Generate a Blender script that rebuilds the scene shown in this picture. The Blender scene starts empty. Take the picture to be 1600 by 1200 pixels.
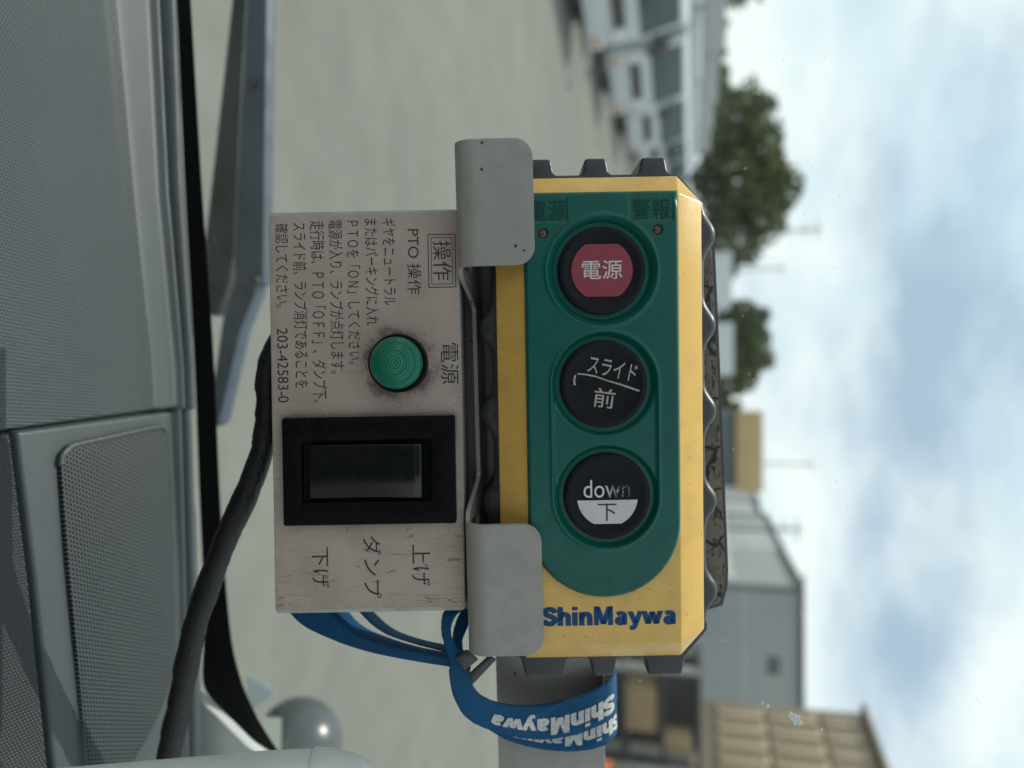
import bpy, bmesh, math, random
import numpy as np
from mathutils import Vector, Matrix, Euler
R_ = math.radians
sc = bpy.context.scene
C = sc.collection
random.seed(7); rng = np.random.default_rng(7)

# ------------------------------------------------------------------ camera
F = 1200.0                      # focal length in photo pixels (1600 wide)
PITCH = R_(13.1)
CZ = 2.3
cs, sn = math.cos(PITCH), math.sin(PITCH)
EYE = Vector((0, 0, CZ))
RV, UV, FV = Vector((0, sn, cs)), Vector((-1, 0, 0)), Vector((0, cs, -sn))
cam = bpy.data.cameras.new('camera'); co = bpy.data.objects.new('camera', cam); C.objects.link(co)
co.matrix_world = Matrix(((RV.x, UV.x, -FV.x, 0), (RV.y, UV.y, -FV.y, 0), (RV.z, UV.z, -FV.z, CZ), (0, 0, 0, 1)))
cam.sensor_width = 36; cam.lens = 36 * F / 1600
cam.clip_start = 0.01; cam.clip_end = 3000
cam.dof.use_dof = True; cam.dof.focus_distance = 0.252; cam.dof.aperture_fstop = 27 / 3.9
sc.camera = co

# ------------------------------------------------------------------ sun and sky
SUN = Vector((-0.47, 0.37, 1.0)).normalized()
sl = bpy.data.lights.new('sun', 'SUN'); sl.energy = 3.7; sl.angle = R_(0.6); sl.color = (1.0, 0.93, 0.82)
so = bpy.data.objects.new('sun', sl); C.objects.link(so); so.location = (-4, 4, 12)
so.rotation_euler = SUN.to_track_quat('Z', 'Y').to_euler()
w = bpy.data.worlds.new('World'); sc.world = w; w.use_nodes = True
nt = w.node_tree; N = nt.nodes; L = nt.links; N.clear()
out = N.new('ShaderNodeOutputWorld'); bg = N.new('ShaderNodeBackground'); L.new(bg.outputs[0], out.inputs[0])
bg.inputs[1].default_value = 0.1
sky = N.new('ShaderNodeTexSky'); sky.sky_type = 'NISHITA'; sky.sun_disc = False
sky.sun_elevation = math.asin(SUN.z); sky.sun_rotation = math.atan2(SUN.x, SUN.y)
tc = N.new('ShaderNodeTexCoord')
def wnoise(scale, det, stretch, loc, rough=0.5):
    mp = N.new('ShaderNodeMapping'); mp.inputs['Scale'].default_value = stretch; mp.inputs['Location'].default_value = loc
    L.new(tc.outputs['Generated'], mp.inputs[0])
    n = N.new('ShaderNodeTexNoise'); n.inputs['Scale'].default_value = scale; n.inputs['Detail'].default_value = det
    n.inputs['Roughness'].default_value = rough
    L.new(mp.outputs[0], n.inputs[0]); return n
def wramp(src, stops):
    r = N.new('ShaderNodeValToRGB'); L.new(src, r.inputs[0])
    e = r.color_ramp.elements
    while len(e) < len(stops): e.new(0.5)
    for el, (p, c) in zip(e, stops): el.position = p; el.color = (c[0], c[1], c[2], 1)
    return r
n1 = wnoise(1.9, 5, (1, 1, 1.9), (13.08, 12.31, 3.15), 0.55)       # cloud cover
n2 = wnoise(2.0, 5, (1, 1, 2.1), (0.3, 10.57, 1.19), 0.52)        # cloud tone
cover = wramp(n1.outputs[0], [(0.36, (0, 0, 0)), (0.50, (1, 1, 1))])
tone = wramp(n2.outputs[0], [(0.485, (9.6, 10.2, 10.1)), (0.55, (8.0, 9.0, 9.5)), (0.67, (4.3, 5.6, 7.0))])
mx = N.new('ShaderNodeMix'); mx.data_type = 'RGBA'
L.new(cover.outputs[0], mx.inputs[0])
blue = N.new('ShaderNodeMix'); blue.data_type = 'RGBA'; blue.inputs[0].default_value = 0.85
L.new(sky.outputs[0], blue.inputs[6]); blue.inputs[7].default_value = (7.2, 9.0, 9.9, 1)
L.new(blue.outputs[2], mx.inputs[6]); L.new(tone.outputs[0], mx.inputs[7])
L.new(mx.outputs[2], bg.inputs[0])
sc.view_settings.view_transform = 'Standard'; sc.view_settings.look = 'None'
sc.view_settings.exposure = 0.08; sc.view_settings.gamma = 1.0; sc.view_settings.use_curve_mapping = False
sc.render.engine = 'CYCLES'; sc.cycles.use_denoising = True; sc.cycles.max_bounces = 8; sc.cycles.transparent_max_bounces = 24

# ------------------------------------------------------------------ helpers
def thing(name, label, cat, mw=None, loc=None, group=None):
    o = bpy.data.objects.new(name, None); C.objects.link(o); o.empty_display_size = 0.02
    if mw is not None: o.matrix_world = mw
    if loc is not None: o.location = loc
    return tag(o, label, cat, group)
def tag(o, label=None, cat=None, group=None, kind=None):
    if label: o['label'] = label
    if cat: o['category'] = cat
    if group: o['group'] = group
    if kind: o['kind'] = kind
    return o
def mesh_obj(name, verts, faces, m, parent=None, smooth=False):
    me = bpy.data.meshes.new(name); me.from_pydata([tuple(v) for v in verts], [], [tuple(f) for f in faces]); me.update()
    return link(name, me, m, parent, smooth)
def link(name, me, m, parent=None, smooth=False):
    o = bpy.data.objects.new(name, me); C.objects.link(o)
    if m: me.materials.append(m)
    if parent: o.parent = parent
    if smooth: me.polygons.foreach_set('use_smooth', [True] * len(me.polygons))
    return o
def bm_obj(name, bm, m, parent=None, bevel=0, seg=2, smooth=False, fixn=True):
    if fixn: bmesh.ops.recalc_face_normals(bm, faces=bm.faces)
    if bevel:
        es = [e for e in bm.edges if len(e.link_faces) == 2 and e.calc_face_angle(0) > 0.5]
        bmesh.ops.bevel(bm, geom=es, offset=bevel, segments=seg, profile=0.6, affect='EDGES', clamp_overlap=True)
    me = bpy.data.meshes.new(name); bm.to_mesh(me); bm.free()
    o = link(name, me, m, parent, smooth or bevel > 0)
    if (smooth or bevel > 0): me.set_sharp_from_angle(angle=R_(40))
    return o
def add_box(bm, x0, x1, y0, y1, z0, z1):
    v = [bm.verts.new(p) for p in ((x0,y0,z0),(x1,y0,z0),(x1,y1,z0),(x0,y1,z0),(x0,y0,z1),(x1,y0,z1),(x1,y1,z1),(x0,y1,z1))]
    for f in ((3,2,1,0),(4,5,6,7),(0,1,5,4),(1,2,6,5),(2,3,7,6),(3,0,4,7)): bm.faces.new([v[i] for i in f])
def box(name, b, m, parent=None, bevel=0):
    bm = bmesh.new(); add_box(bm, *b); return bm_obj(name, bm, m, parent, bevel)
def add_prism(bm, pts, z0, z1):
    a = [bm.verts.new((p[0], p[1], z0)) for p in pts]; b = [bm.verts.new((p[0], p[1], z1)) for p in pts]
    n = len(pts)
    bm.faces.new(a[::-1]); bm.faces.new(b)
    for i in range(n): bm.faces.new((a[i], a[(i+1) % n], b[(i+1) % n], b[i]))
def prism(name, pts, z0, z1, m, parent=None, bevel=0, seg=2):
    bm = bmesh.new(); add_prism(bm, pts, z0, z1); return bm_obj(name, bm, m, parent, bevel, seg)
def hexa(name, front, back, m, parent=None, bevel=0):
    """solid between two matching 3-D outlines"""
    bm = bmesh.new(); a = [bm.verts.new(p) for p in front]; b = [bm.verts.new(p) for p in back]; n = len(a)
    bm.faces.new(a); bm.faces.new(b[::-1])
    for i in range(n): bm.faces.new((a[i], b[i], b[(i+1) % n], a[(i+1) % n]))
    return bm_obj(name, bm, m, parent, bevel)
def lathe(name, prof, cx, cy, m, parent=None, n=64, sharp=35):
    vs, fs = [], []
    for r, z in prof:
        for k in range(n):
            t = 2 * math.pi * k / n; vs.append((cx + r * math.cos(t), cy + r * math.sin(t), z))
    for i in range(len(prof) - 1):
        for k in range(n):
            k2 = (k + 1) % n; fs.append((i*n+k, i*n+k2, (i+1)*n+k2, (i+1)*n+k))
    fs.append(tuple(range(n))[::-1]); fs.append(tuple((len(prof)-1)*n + k for k in range(n)))
    bm = bmesh.new(); me = bpy.data.meshes.new('t'); me.from_pydata(vs, [], fs); bm.from_mesh(me); bpy.data.meshes.remove(me)
    bmesh.ops.remove_doubles(bm, verts=bm.verts, dist=1e-7)
    o = bm_obj(name, bm, m, parent, smooth=True); o.data.set_sharp_from_angle(angle=R_(sharp)); return o
def spline(pts, n):
    """Catmull-Rom through pts (any dimension)"""
    P = np.array(pts, float); P = np.vstack([2*P[0]-P[1], P, 2*P[-1]-P[-2]]); o = []
    for i in range(1, len(P) - 2):
        for k in range(n):
            t = k / n; a, b, c, d = P[i-1], P[i], P[i+1], P[i+2]
            o.append(0.5*((2*b)+(-a+c)*t+(2*a-5*b+4*c-d)*t*t+(-a+3*b-3*c+d)*t**3))
    o.append(P[-2]); return np.array(o)
def tube(name, pts, rad, m, parent=None, n=20, wob=0.0):
    P = [Vector(p) for p in pts]; vs, fs = [], []
    up = Vector((0.13, 0.2, 0.97))
    for i, p in enumerate(P):
        t = (P[min(i+1, len(P)-1)] - P[max(i-1, 0)]).normalized()
        x = t.cross(up).normalized(); y = t.cross(x)
        r = rad[i] if hasattr(rad, '__len__') else rad
        for k in range(n):
            a = 2*math.pi*k/n
            rr = r * (1 + wob * (random.random() - 0.5))
            vs.append(p + x*math.cos(a)*rr + y*math.sin(a)*rr)
    for i in range(len(P)-1):
        for k in range(n): fs.append((i*n+k, i*n+(k+1) % n, (i+1)*n+(k+1) % n, (i+1)*n+k))
    fs.append(tuple(range(n))[::-1]); fs.append(tuple((len(P)-1)*n+k for k in range(n)))
    bm = bmesh.new(); me = bpy.data.meshes.new('t'); me.from_pydata([tuple(v) for v in vs], [], fs); bm.from_mesh(me); bpy.data.meshes.remove(me)
    return bm_obj(name, bm, m, parent, smooth=True)

# pixel -> ray, ray -> plane
def ray(px, py): return FV + RV * ((px-800)/F) + UV * ((600-py)/F)
def on_local(M, px, py, wz=0.0):
    """where the sight line of a photo pixel meets the plane z = wz of frame M (returns local x, y)"""
    Mi = M.inverted(); o = Mi @ EYE; d = Mi.to_3x3() @ ray(px, py)
    t = (wz - o.z) / d.z; p = o + d*t; return (p.x, p.y)
def on_z(px, py, z):
    d = ray(px, py); t = (z-CZ)/d.z; return EYE + d*t
def at_y(px, py, y):
    d = ray(px, py); return EYE + d*(y/d.y)

# ------------------------------------------------------------------ materials
def mat(name, col, rough=0.5, metal=0.0, spec=0.5, coat=0.0):
    m = bpy.data.materials.new(name); m.use_nodes = True
    b = m.node_tree.nodes['Principled BSDF']
    b.inputs['Base Color'].default_value = (*col, 1); b.inputs['Roughness'].default_value = rough
    b.inputs['Metallic'].default_value = metal; b.inputs['Specular IOR Level'].default_value = spec
    b.inputs['Coat Weight'].default_value = coat
    return m
class G:
    """small node-graph helper on one material"""
    def __init__(s, m): s.m = m; s.t = m.node_tree; s.b = s.t.nodes['Principled BSDF']
    def n(s, k): return s.t.nodes.new(k)
    def l(s, a, b): s.t.links.new(a, b)
    def coord(s, kind='Object', scale=(1,1,1), rot=(0,0,0), loc=(0,0,0)):
        c = s.n('ShaderNodeTexCoord'); mp = s.n('ShaderNodeMapping'); s.l(c.outputs[kind], mp.inputs[0])
        mp.inputs['Scale'].default_value = scale; mp.inputs['Rotation'].default_value = rot; mp.inputs['Location'].default_value = loc
        return mp.outputs[0]
    def noise(s, v, scale, det=3, rough=0.5):
        n = s.n('ShaderNodeTexNoise'); s.l(v, n.inputs[0]); n.inputs['Scale'].default_value = scale
        n.inputs['Detail'].default_value = det; n.inputs['Roughness'].default_value = rough; return n.outputs[0]
    def vor(s, v, scale, feat='F1', rnd=1.0):
        n = s.n('ShaderNodeTexVoronoi'); n.feature = feat; s.l(v, n.inputs[0]); n.inputs['Scale'].default_value = scale
        n.inputs['Randomness'].default_value = rnd; return n.outputs[0]
    def ramp(s, f, stops):
        r = s.n('ShaderNodeValToRGB'); s.l(f, r.inputs[0]); e = r.color_ramp.elements
        while len(e) < len(stops): e.new(0.5)
        for el, (p, c) in zip(e, stops):
            el.position = p; el.color = (*(c if hasattr(c, '__len__') else (c, c, c)), 1)
        return r.outputs[0]
    def math(s, op, a, b=None, c=None):
        n = s.n('ShaderNodeMath'); n.operation = op
        for i, x in enumerate((a, b, c)):
            if x is None: continue
            if isinstance(x, (int, float)): n.inputs[i].default_value = x
            else: s.l(x, n.inputs[i])
        return n.outputs[0]
    def rng(s, x, a, b, c=0.0, d=1.0):
        n = s.n('ShaderNodeMapRange'); s.l(x, n.inputs[0])
        for i, v in enumerate((a, b, c, d)): n.inputs[1+i].default_value = v
        return n.outputs[0]
    def mix(s, f, a, b, mode='MIX'):
        n = s.n('ShaderNodeMix'); n.data_type = 'RGBA'; n.blend_type = mode
        for i, x in ((0, f), (6, a), (7, b)):
            if isinstance(x, (int, float)): n.inputs[i].default_value = x
            elif isinstance(x, tuple): n.inputs[i].default_value = (*x, 1)
            else: s.l(x, n.inputs[i])
        return n.outputs[2]
    def xyz(s, v):
        n = s.n('ShaderNodeSeparateXYZ'); s.l(v, n.inputs[0]); return n.outputs
    def col(s, c): s.l(c, s.b.inputs['Base Color'])
    def rough(s, c): s.l(c, s.b.inputs['Roughness'])
    def bump(s, h, dist, strength=1.0):
        n = s.n('ShaderNodeBump'); n.inputs['Distance'].default_value = dist; n.inputs['Strength'].default_value = strength
        s.l(h, n.inputs['Height']); s.l(n.outputs[0], s.b.inputs['Normal'])
    def dots(s, v, pitch):
        """distance to the nearest centre of a staggered grid, in units of the pitch"""
        x, y, z = s.xyz(v)[:3]
        yy = s.math('DIVIDE', y, pitch*0.866); row = s.math('FLOOR', yy)
        sh = s.math('MULTIPLY', s.math('FLOORED_MODULO', row, 2.0), 0.5)
        cx = s.math('SUBTRACT', s.math('FRACT', s.math('ADD', s.math('DIVIDE', x, pitch), sh)), 0.5)
        cy = s.math('MULTIPLY', s.math('SUBTRACT', s.math('FRACT', yy), 0.5), 0.866)
        return s.math('SQRT', s.math('ADD', s.math('MULTIPLY', cx, cx), s.math('MULTIPLY', cy, cy)))

def worn(name, col, dirt, rough=0.5, scale=300, amount=0.35, metal=0.0, spec=0.5, speck=None, bump=0.0):
    """paint or plastic with faint uneven dirt, optional dark specks and a fine surface grain"""
    m = mat(name, col, rough, metal, spec); g = G(m); v = g.coord()
    f = g.ramp(g.noise(v, scale, 5, 0.6), [(0.45, 0.0), (0.75, 1.0)])
    c = g.mix(g.math('MULTIPLY', f, amount), col, dirt)
    if speck:
        s = g.math('LESS_THAN', g.vor(v, speck[0]), speck[1]); s = g.math('MULTIPLY', s, g.math('GREATER_THAN', g.noise(v, speck[0]*0.35, 1), 0.58))
        c = g.mix(s, c, speck[2])
    g.col(c); g.rough(g.rng(f, 0, 1, rough*0.85, min(1, rough*1.35)))
    if bump: g.bump(g.noise(v, scale*8, 2), bump, 0.5)
    return m

M_yellow = worn('yellow_plastic', (0.60, 0.37, 0.085), (0.30, 0.17, 0.05), 0.30, 110, 0.30, speck=(420, 0.10, (0.16, 0.09, 0.03)))
M_green = worn('green_rubber', (0.002, 0.080, 0.062), (0.004, 0.056, 0.044), 0.36, 160, 0.5, spec=0.32, bump=0.00003)
M_greendk = mat('green_rubber_mark', (0.004, 0.04, 0.03), 0.5, spec=0.2)
M_rubber = worn('black_rubber', (0.020, 0.022, 0.026), (0.06, 0.06, 0.06), 0.42, 400, 0.35, spec=0.5, bump=0.00002)
M_button = worn('button_rubber', (0.007, 0.0075, 0.011), (0.018, 0.018, 0.02), 0.45, 500, 0.4, spec=0.13, bump=0.00003)
M_red = worn('red_print', (0.235, 0.045, 0.062), (0.18, 0.045, 0.055), 0.45, 300, 0.4, spec=0.2)
M_whitep = worn('white_print', (0.50, 0.48, 0.47), (0.3, 0.3, 0.3), 0.5, 500, 0.4)
M_pale = worn('worn_print', (0.36, 0.33, 0.28), (0.05, 0.05, 0.05), 0.5, 1500, 0.9)
M_blue = mat('blue_print', (0.004, 0.05, 0.15), 0.4, spec=0.2)
M_ink = mat('black_ink', (0.016, 0.015, 0.015), 0.5)
M_bracket = worn('bracket_grey', (0.262, 0.251, 0.226), (0.165, 0.148, 0.125), 0.33, 150, 0.35, speck=(240, 0.13, (0.03, 0.027, 0.024)), bump=0.00002)
M_box = worn('box_grey', (0.33, 0.33, 0.30), (0.2, 0.19, 0.17), 0.5, 140, 0.5)
M_black = worn('black_plastic', (0.003, 0.0033, 0.0042), (0.010, 0.010, 0.010), 0.45, 300, 0.3, spec=0.08)
M_gloss = worn('rocker_plastic', (0.006, 0.007, 0.007), (0.016, 0.015, 0.014), 0.16, 200, 0.5, spec=0.45)
M_led = mat('led_clear', (0.07, 0.04, 0.032), 0.2)
M_lens = mat('green_lens', (0.0005, 0.13, 0.075), 0.12, spec=0.5)
M_lens.node_tree.nodes['Principled BSDF'].inputs['Transmission Weight'].default_value = 0.0
M_metal = mat('dark_clip_metal', (0.06, 0.06, 0.06), 0.3, 0.7)
M_cable = worn('cable_tape', (0.004, 0.004, 0.005), (0.018, 0.016, 0.014), 0.42, 130, 0.45, spec=0.3, bump=0.0009)
def strap_mat():
    m = mat('blue_webbing', (0.008, 0.07, 0.22), 0.75, spec=0.25); g = G(m); v = g.coord('UV')
    x, y, z = g.xyz(v)[:3]
    a = g.math('SINE', g.math('MULTIPLY', x, 2*math.pi/0.0011)); b = g.math('SINE', g.math('MULTIPLY', y, 2*math.pi/0.0009))
    h = g.math('MULTIPLY', a, b)
    g.col(g.mix(g.rng(h, -1, 1), (0.002, 0.042, 0.115), (0.006, 0.098, 0.225))); g.bump(h, 0.00022, 0.8)
    return m
M_strap = strap_mat()
M_thread = worn('white_thread', (0.50, 0.49, 0.44), (0.03, 0.09, 0.2), 0.8, 1800, 0.95)
def pad_mat():
    m = mat('cracked_foam', (0.13, 0.11, 0.08), 0.85); g = G(m); v = g.coord()
    wv = g.n('ShaderNodeVectorMath'); wv.operation = 'ADD'; g.l(v, wv.inputs[0])
    ns = g.n('ShaderNodeTexNoise'); g.l(v, ns.inputs[0]); ns.inputs['Scale'].default_value = 180
    sc_ = g.n('ShaderNodeVectorMath'); sc_.operation = 'SCALE'; sc_.inputs['Scale'].default_value = 0.006
    g.l(ns.outputs['Color'], sc_.inputs[0]); g.l(sc_.outputs[0], wv.inputs[1])
    e = g.vor(wv.outputs[0], 62, 'DISTANCE_TO_EDGE'); k0 = g.ramp(e, [(0.015, 1.0), (0.05, 0.0)]); k = g.math('MAXIMUM', k0, g.ramp(g.noise(g.coord(scale=(1, 2.2, 1)), 260, 5, 0.7), [(0.56, 0.0), (0.62, 1.0)]))
    p = g.ramp(g.noise(v, 220, 4), [(0.5, 0.0), (0.6, 1.0)])
    c = g.mix(p, (0.135, 0.115, 0.082), (0.10, 0.085, 0.062)); g.col(g.mix(k, c, (0.012, 0.012, 0.012))); return m
M_pad = pad_mat()

# frames of the hand-held things: x = to the right in the cab, y = up (leaning 13 degrees), z = towards the viewer
D = 0.25; K = D / F
DM = Matrix(((1, RV.x, -FV.x, 0), (0, RV.y, -FV.y, 0), (0, RV.z, -FV.z, 0), (0, 0, 0, 1)))
DM.translation = EYE + FV * D
def frame(px, py, wz, roll, yaw):
    x, y = on_local(DM, px, py, wz)
    return DM @ Matrix.Translation((x, y, wz)) @ Matrix.Rotation(R_(yaw), 4, 'Y') @ Matrix.Rotation(R_(roll), 4, 'Z')
def dl(px, py, wz): x, y = on_local(DM, px, py, wz); return (x, y, wz)

# ------------------------------------------------------------------ lettering
def glyphs(body, bold=0.0, res=4):
    cu = bpy.data.curves.new('lettering', 'FONT'); cu.body = body; cu.resolution_u = res; cu.offset = bold
    o = bpy.data.objects.new('lettering', cu); C.objects.link(o)
    dg = bpy.context.evaluated_depsgraph_get(); me = bpy.data.meshes.new_from_object(o.evaluated_get(dg))
    v = np.array([p.co[:2] for p in me.vertices]); f = [tuple(p.vertices) for p in me.polygons]
    bpy.data.objects.remove(o); bpy.data.curves.remove(cu); bpy.data.meshes.remove(me)
    v = v - v.min(0); return v / v.max(0), f            # unit box
def heavy(word, wd=0.262):
    """broad sans letters built from thick strokes (unit box)"""
    arch = [(0.13, 0.30), (0.15, 0.48), (0.24, 0.585), (0.36, 0.60), (0.47, 0.54), (0.50, 0.40), (0.50, 0.0)]
    bowl = [(0.11+0.0, 0.56), (0.20, 0.61), (0.33, 0.62), (0.45, 0.55), (0.465, 0.42), (0.465, 0.0)]
    tail = [(0.46, 0.38), (0.30, 0.355), (0.15, 0.30), (0.12, 0.17), (0.22, 0.09), (0.34, 0.11), (0.46, 0.22)]
    L_ = {'S': (0.72, [[(0.60,0.69),(0.55,0.82),(0.37,0.885),(0.17,0.83),(0.135,0.70),(0.24,0.58),(0.42,0.50),(0.57,0.40),(0.585,0.25),(0.47,0.13),(0.32,0.115),(0.16,0.17),(0.10,0.31)]]),
          'h': (0.68, [[(0.13,0),(0.13,1)], arch]), 'i': (0.32, [[(0.13,0),(0.13,0.71)], [(0.13,0.82),(0.13,1)]]), 'n': (0.68, [[(0.13,0),(0.13,0.71)], arch]),
          'M': (0.98, [[(0.13,0),(0.13,1)], [(0.79,0),(0.79,1)], [(0.17,0.98),(0.46,0.06)], [(0.75,0.98),(0.46,0.06)]]),
          'a': (0.64, [bowl, tail]), 'y': (0.64, [[(0.08,0.71),(0.32,0.08)], [(0.56,0.71),(0.34,0.05),(0.25,-0.14),(0.06,-0.17)]]),
          'w': (0.98, [[(0.09,0.71),(0.28,0.03)], [(0.28,0.03),(0.47,0.68)], [(0.47,0.68),(0.66,0.03)], [(0.66,0.03),(0.85,0.71)]])}
    vs, fs, x0 = [], [], 0.0
    for ch in word:
        adv, sts = L_[ch]
        for st in sts:
            p = np.array(st, float)
            if len(p) > 4: p = spline(p, 6)
            elif len(p) == 2: p = np.array([p[0]*(1-t)+p[1]*t for t in np.linspace(0, 1, 7)])
            else: p = spline(p, 5)
            t = np.gradient(p, axis=0); t /= np.linalg.norm(t, axis=1)[:, None]; n = np.stack([-t[:,1], t[:,0]], 1)*wd/2*(0.86 if ch in 'awyM' else 1)
            if ch in 'ywM' and abs(t[0][0]) > 0.05: n = np.stack([np.full(len(p), wd*0.5), np.zeros(len(p))], 1)*(1 if t[0][1] < 0 else -1)*0.98 if len(p) == 7 else n
            i0 = len(vs)
            for a, b in zip(p+n, p-n): vs += [(a[0]+x0, a[1]), (b[0]+x0, b[1])]
            for k in range(len(p)-1): fs.append((i0+2*k, i0+2*k+1, i0+2*k+3, i0+2*k+2))
        x0 += adv
    v = np.array(vs); v = v - v.min(0); return v/v.max(0), fs
def text_in(items, z, name, m, parent, quarter=0, bold=0.0):
    """items: (body, centre x, centre y, length, height[, tilt]); quarter=1 turns the line a quarter left"""
    for it in items:
        body, cx, cy, ln, ht = it[:5]; tl = it[5] if len(it) > 5 else 0.0
        v, f = heavy(body) if bold == 'heavy' else glyphs(body, it[6] if len(it) > 6 else bold)
        p = (v - 0.5) * np.array([ln, ht]); a = quarter*math.pi/2 + tl
        q = np.stack([p[:,0]*math.cos(a) - p[:,1]*math.sin(a) + cx, p[:,0]*math.sin(a) + p[:,1]*math.cos(a) + cy], 1)
        mesh_obj(name, [(x, y, z) for x, y in q], f, m, parent)

# ================================================================== THE PLACE OUTSIDE
def ground_mat():
    m = mat('concrete', (0.30, 0.29, 0.245), 0.85, spec=0.2); g = G(m); v = g.coord()
    a = g.noise(v, 0.35, 6, 0.65); b = g.noise(v, 3.0, 6, 0.7)
    c = g.mix(g.ramp(a, [(0.3, 0.0), (0.7, 1.0)]), (0.130, 0.136, 0.122), (0.185, 0.190, 0.170))
    c = g.mix(g.math('MULTIPLY', g.ramp(b, [(0.45, 0.0), (0.7, 1.0)]), 0.4), c, (0.118, 0.12, 0.105))
    sp = g.math('MULTIPLY', g.math('LESS_THAN', g.vor(v, 2.0), 0.08), 0.6)
    g.col(g.mix(sp, c, (0.085, 0.088, 0.08))); return m
bm = bmesh.new(); add_prism(bm, [(-900,-60),(900,-60),(900,1500),(-900,1500)], -0.3, 0.0)
tag(bm_obj('ground', bm, ground_mat()), kind='structure')

M_white = worn('white_truck_paint', (0.60, 0.63, 0.65), (0.38, 0.39, 0.38), 0.3, 3, 0.3)
M_silver = worn('silver_box', (0.36, 0.37, 0.375), (0.27, 0.27, 0.265), 0.45, 2, 0.4)
M_glass = mat('dark_windscreen', (0.03, 0.065, 0.06), 0.1, spec=0.45)
M_tyre = mat('tyre', (0.02, 0.02, 0.02), 0.8); M_rim = mat('wheel_rim', (0.5, 0.5, 0.5), 0.4, 0.6)
M_dark = worn('dark_trim', (0.035, 0.037, 0.04), (0.07, 0.07, 0.07), 0.6, 4, 0.4)
M_lampg = mat('headlamp_glass', (0.7, 0.72, 0.74), 0.08)
M_amber = mat('amber_lamp', (0.6, 0.22, 0.03), 0.3)

def dup(root, mw, label):
    r = root.copy(); C.objects.link(r); r.matrix_world = mw; r['label'] = label
    for ch in list(root.children):
        c = ch.copy(); C.objects.link(c); c.parent = r; c.matrix_parent_inverse = ch.matrix_parent_inverse
        for gch in list(ch.children):
            d = gch.copy(); C.objects.link(d); d.parent = c; d.matrix_parent_inverse = gch.matrix_parent_inverse
    return r
def wheel(parent, x, y, r=0.39, wd=0.24):
    def disc(rr, y0, y1, b):
        bmm = bmesh.new()
        bmesh.ops.create_cone(bmm, cap_ends=True, segments=28, radius1=rr, radius2=rr, depth=abs(y1-y0), matrix=Matrix.Translation((x, (y0+y1)/2, r)) @ Matrix.Rotation(math.pi/2, 4, 'X'))
        return bmm
    t = bm_obj('wheel', disc(r, y-wd/2, y+wd/2, 0), M_tyre, parent, 0.04)
    s = 1 if y > 0 else -1
    bm_obj('rim', disc(r*0.58, y+s*(wd/2-0.02), y+s*(wd/2+0.012), 0), M_rim, t, 0.01)
def make_truck(label, group, H=3.15, box_m=M_silver):
    """cab-over light truck: front face at x = 0 looking to +x, body behind it towards -x"""
    t = thing('box_truck', label, 'truck', group=group)
    # cab: side outline extruded across, with a slanted windscreen
    prof = [(-0.02,0.55),(0.0,1.30),(-0.28,2.18),(-0.45,2.28),(-1.55,2.28),(-1.60,0.55)]
    bmm = bmesh.new()
    a = [bmm.verts.new((x, -0.95, z)) for x, z in prof]; b = [bmm.verts.new((x, 0.95, z)) for x, z in prof]
    bmm.faces.new(a); bmm.faces.new(b[::-1])
    for i in range(6): bmm.faces.new((a[i], b[i], b[(i+1) % 6], a[(i+1) % 6]))
    bm_obj('cab', bmm, M_white, t, 0.07, 3)
    n = Vector((0.88, 0, 0.28)).normalized()
    def on_screen(y, z, off): x = -0.28*(z-1.30)/0.88; return (x + n.x*off, y, z + n.z*off)
    q = [(-0.84,1.36),(0.84,1.36),(0.80,2.10),(-0.80,2.10)]
    hexa('windscreen', [on_screen(y, z, 0.02) for y, z in q], [on_screen(y, z, -0.03) for y, z in q], M_glass, t, 0.01)
    for s in (-1, 1):
        y0, y1 = sorted((s*0.945, s*0.958))
        hexa('side_window', [(-0.32, s*0.962, 1.40),(-1.25, s*0.962, 1.40),(-1.25, s*0.962, 2.08),(-0.52, s*0.962, 2.08)],
             [(-0.32, s*0.93, 1.40),(-1.25, s*0.93, 1.40),(-1.25, s*0.93, 2.08),(-0.52, s*0.93, 2.08)], M_glass, t)
    box('bumper', (-0.35, 0.09, -0.98, 0.98, 0.34, 0.66), M_white, t, 0.03)
    box('grille', (-0.05, 0.02, -0.56, 0.56, 0.86, 1.10), M_dark, t, 0.01)
    for s in (-1, 1):
        y0, y1 = sorted((s*0.60, s*0.90)); box('headlight', (-0.05, 0.035, y0, y1, 0.80, 1.06), M_lampg, t, 0.02)
        y0, y1 = sorted((s*0.66, s*0.88)); box('indicator', (-0.05, 0.105, y0, y1, 0.46, 0.56), M_amber, t, 0.01)
        mr = box('mirror', (-0.02, 0.10, s*1.16-0.09, s*1.16+0.09, 1.45, 1.80), M_dark, t, 0.03)
        tube('mirror_arm', [(-0.2, s*0.93, 1.9),(-0.02, s*1.08, 1.88),(0.03, s*1.15, 1.8)], 0.014, M_dark, mr, 8)
    box('chassis', (-5.3, -1.2, -0.4, 0.4, 0.52, 0.80), M_dark, t)
    box('cargo_box', (-5.5, -1.72, -1.02, 1.02, 0.92, H), box_m, t, 0.03)
    box('deflector', (-1.55, -0.62, -0.78, 0.78, 2.30, 2.55), M_white, t, 0.1)
    for x in (-0.85, -4.2):
        for y in (-0.80, 0.80): wheel(t, x, y)
    return t
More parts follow.
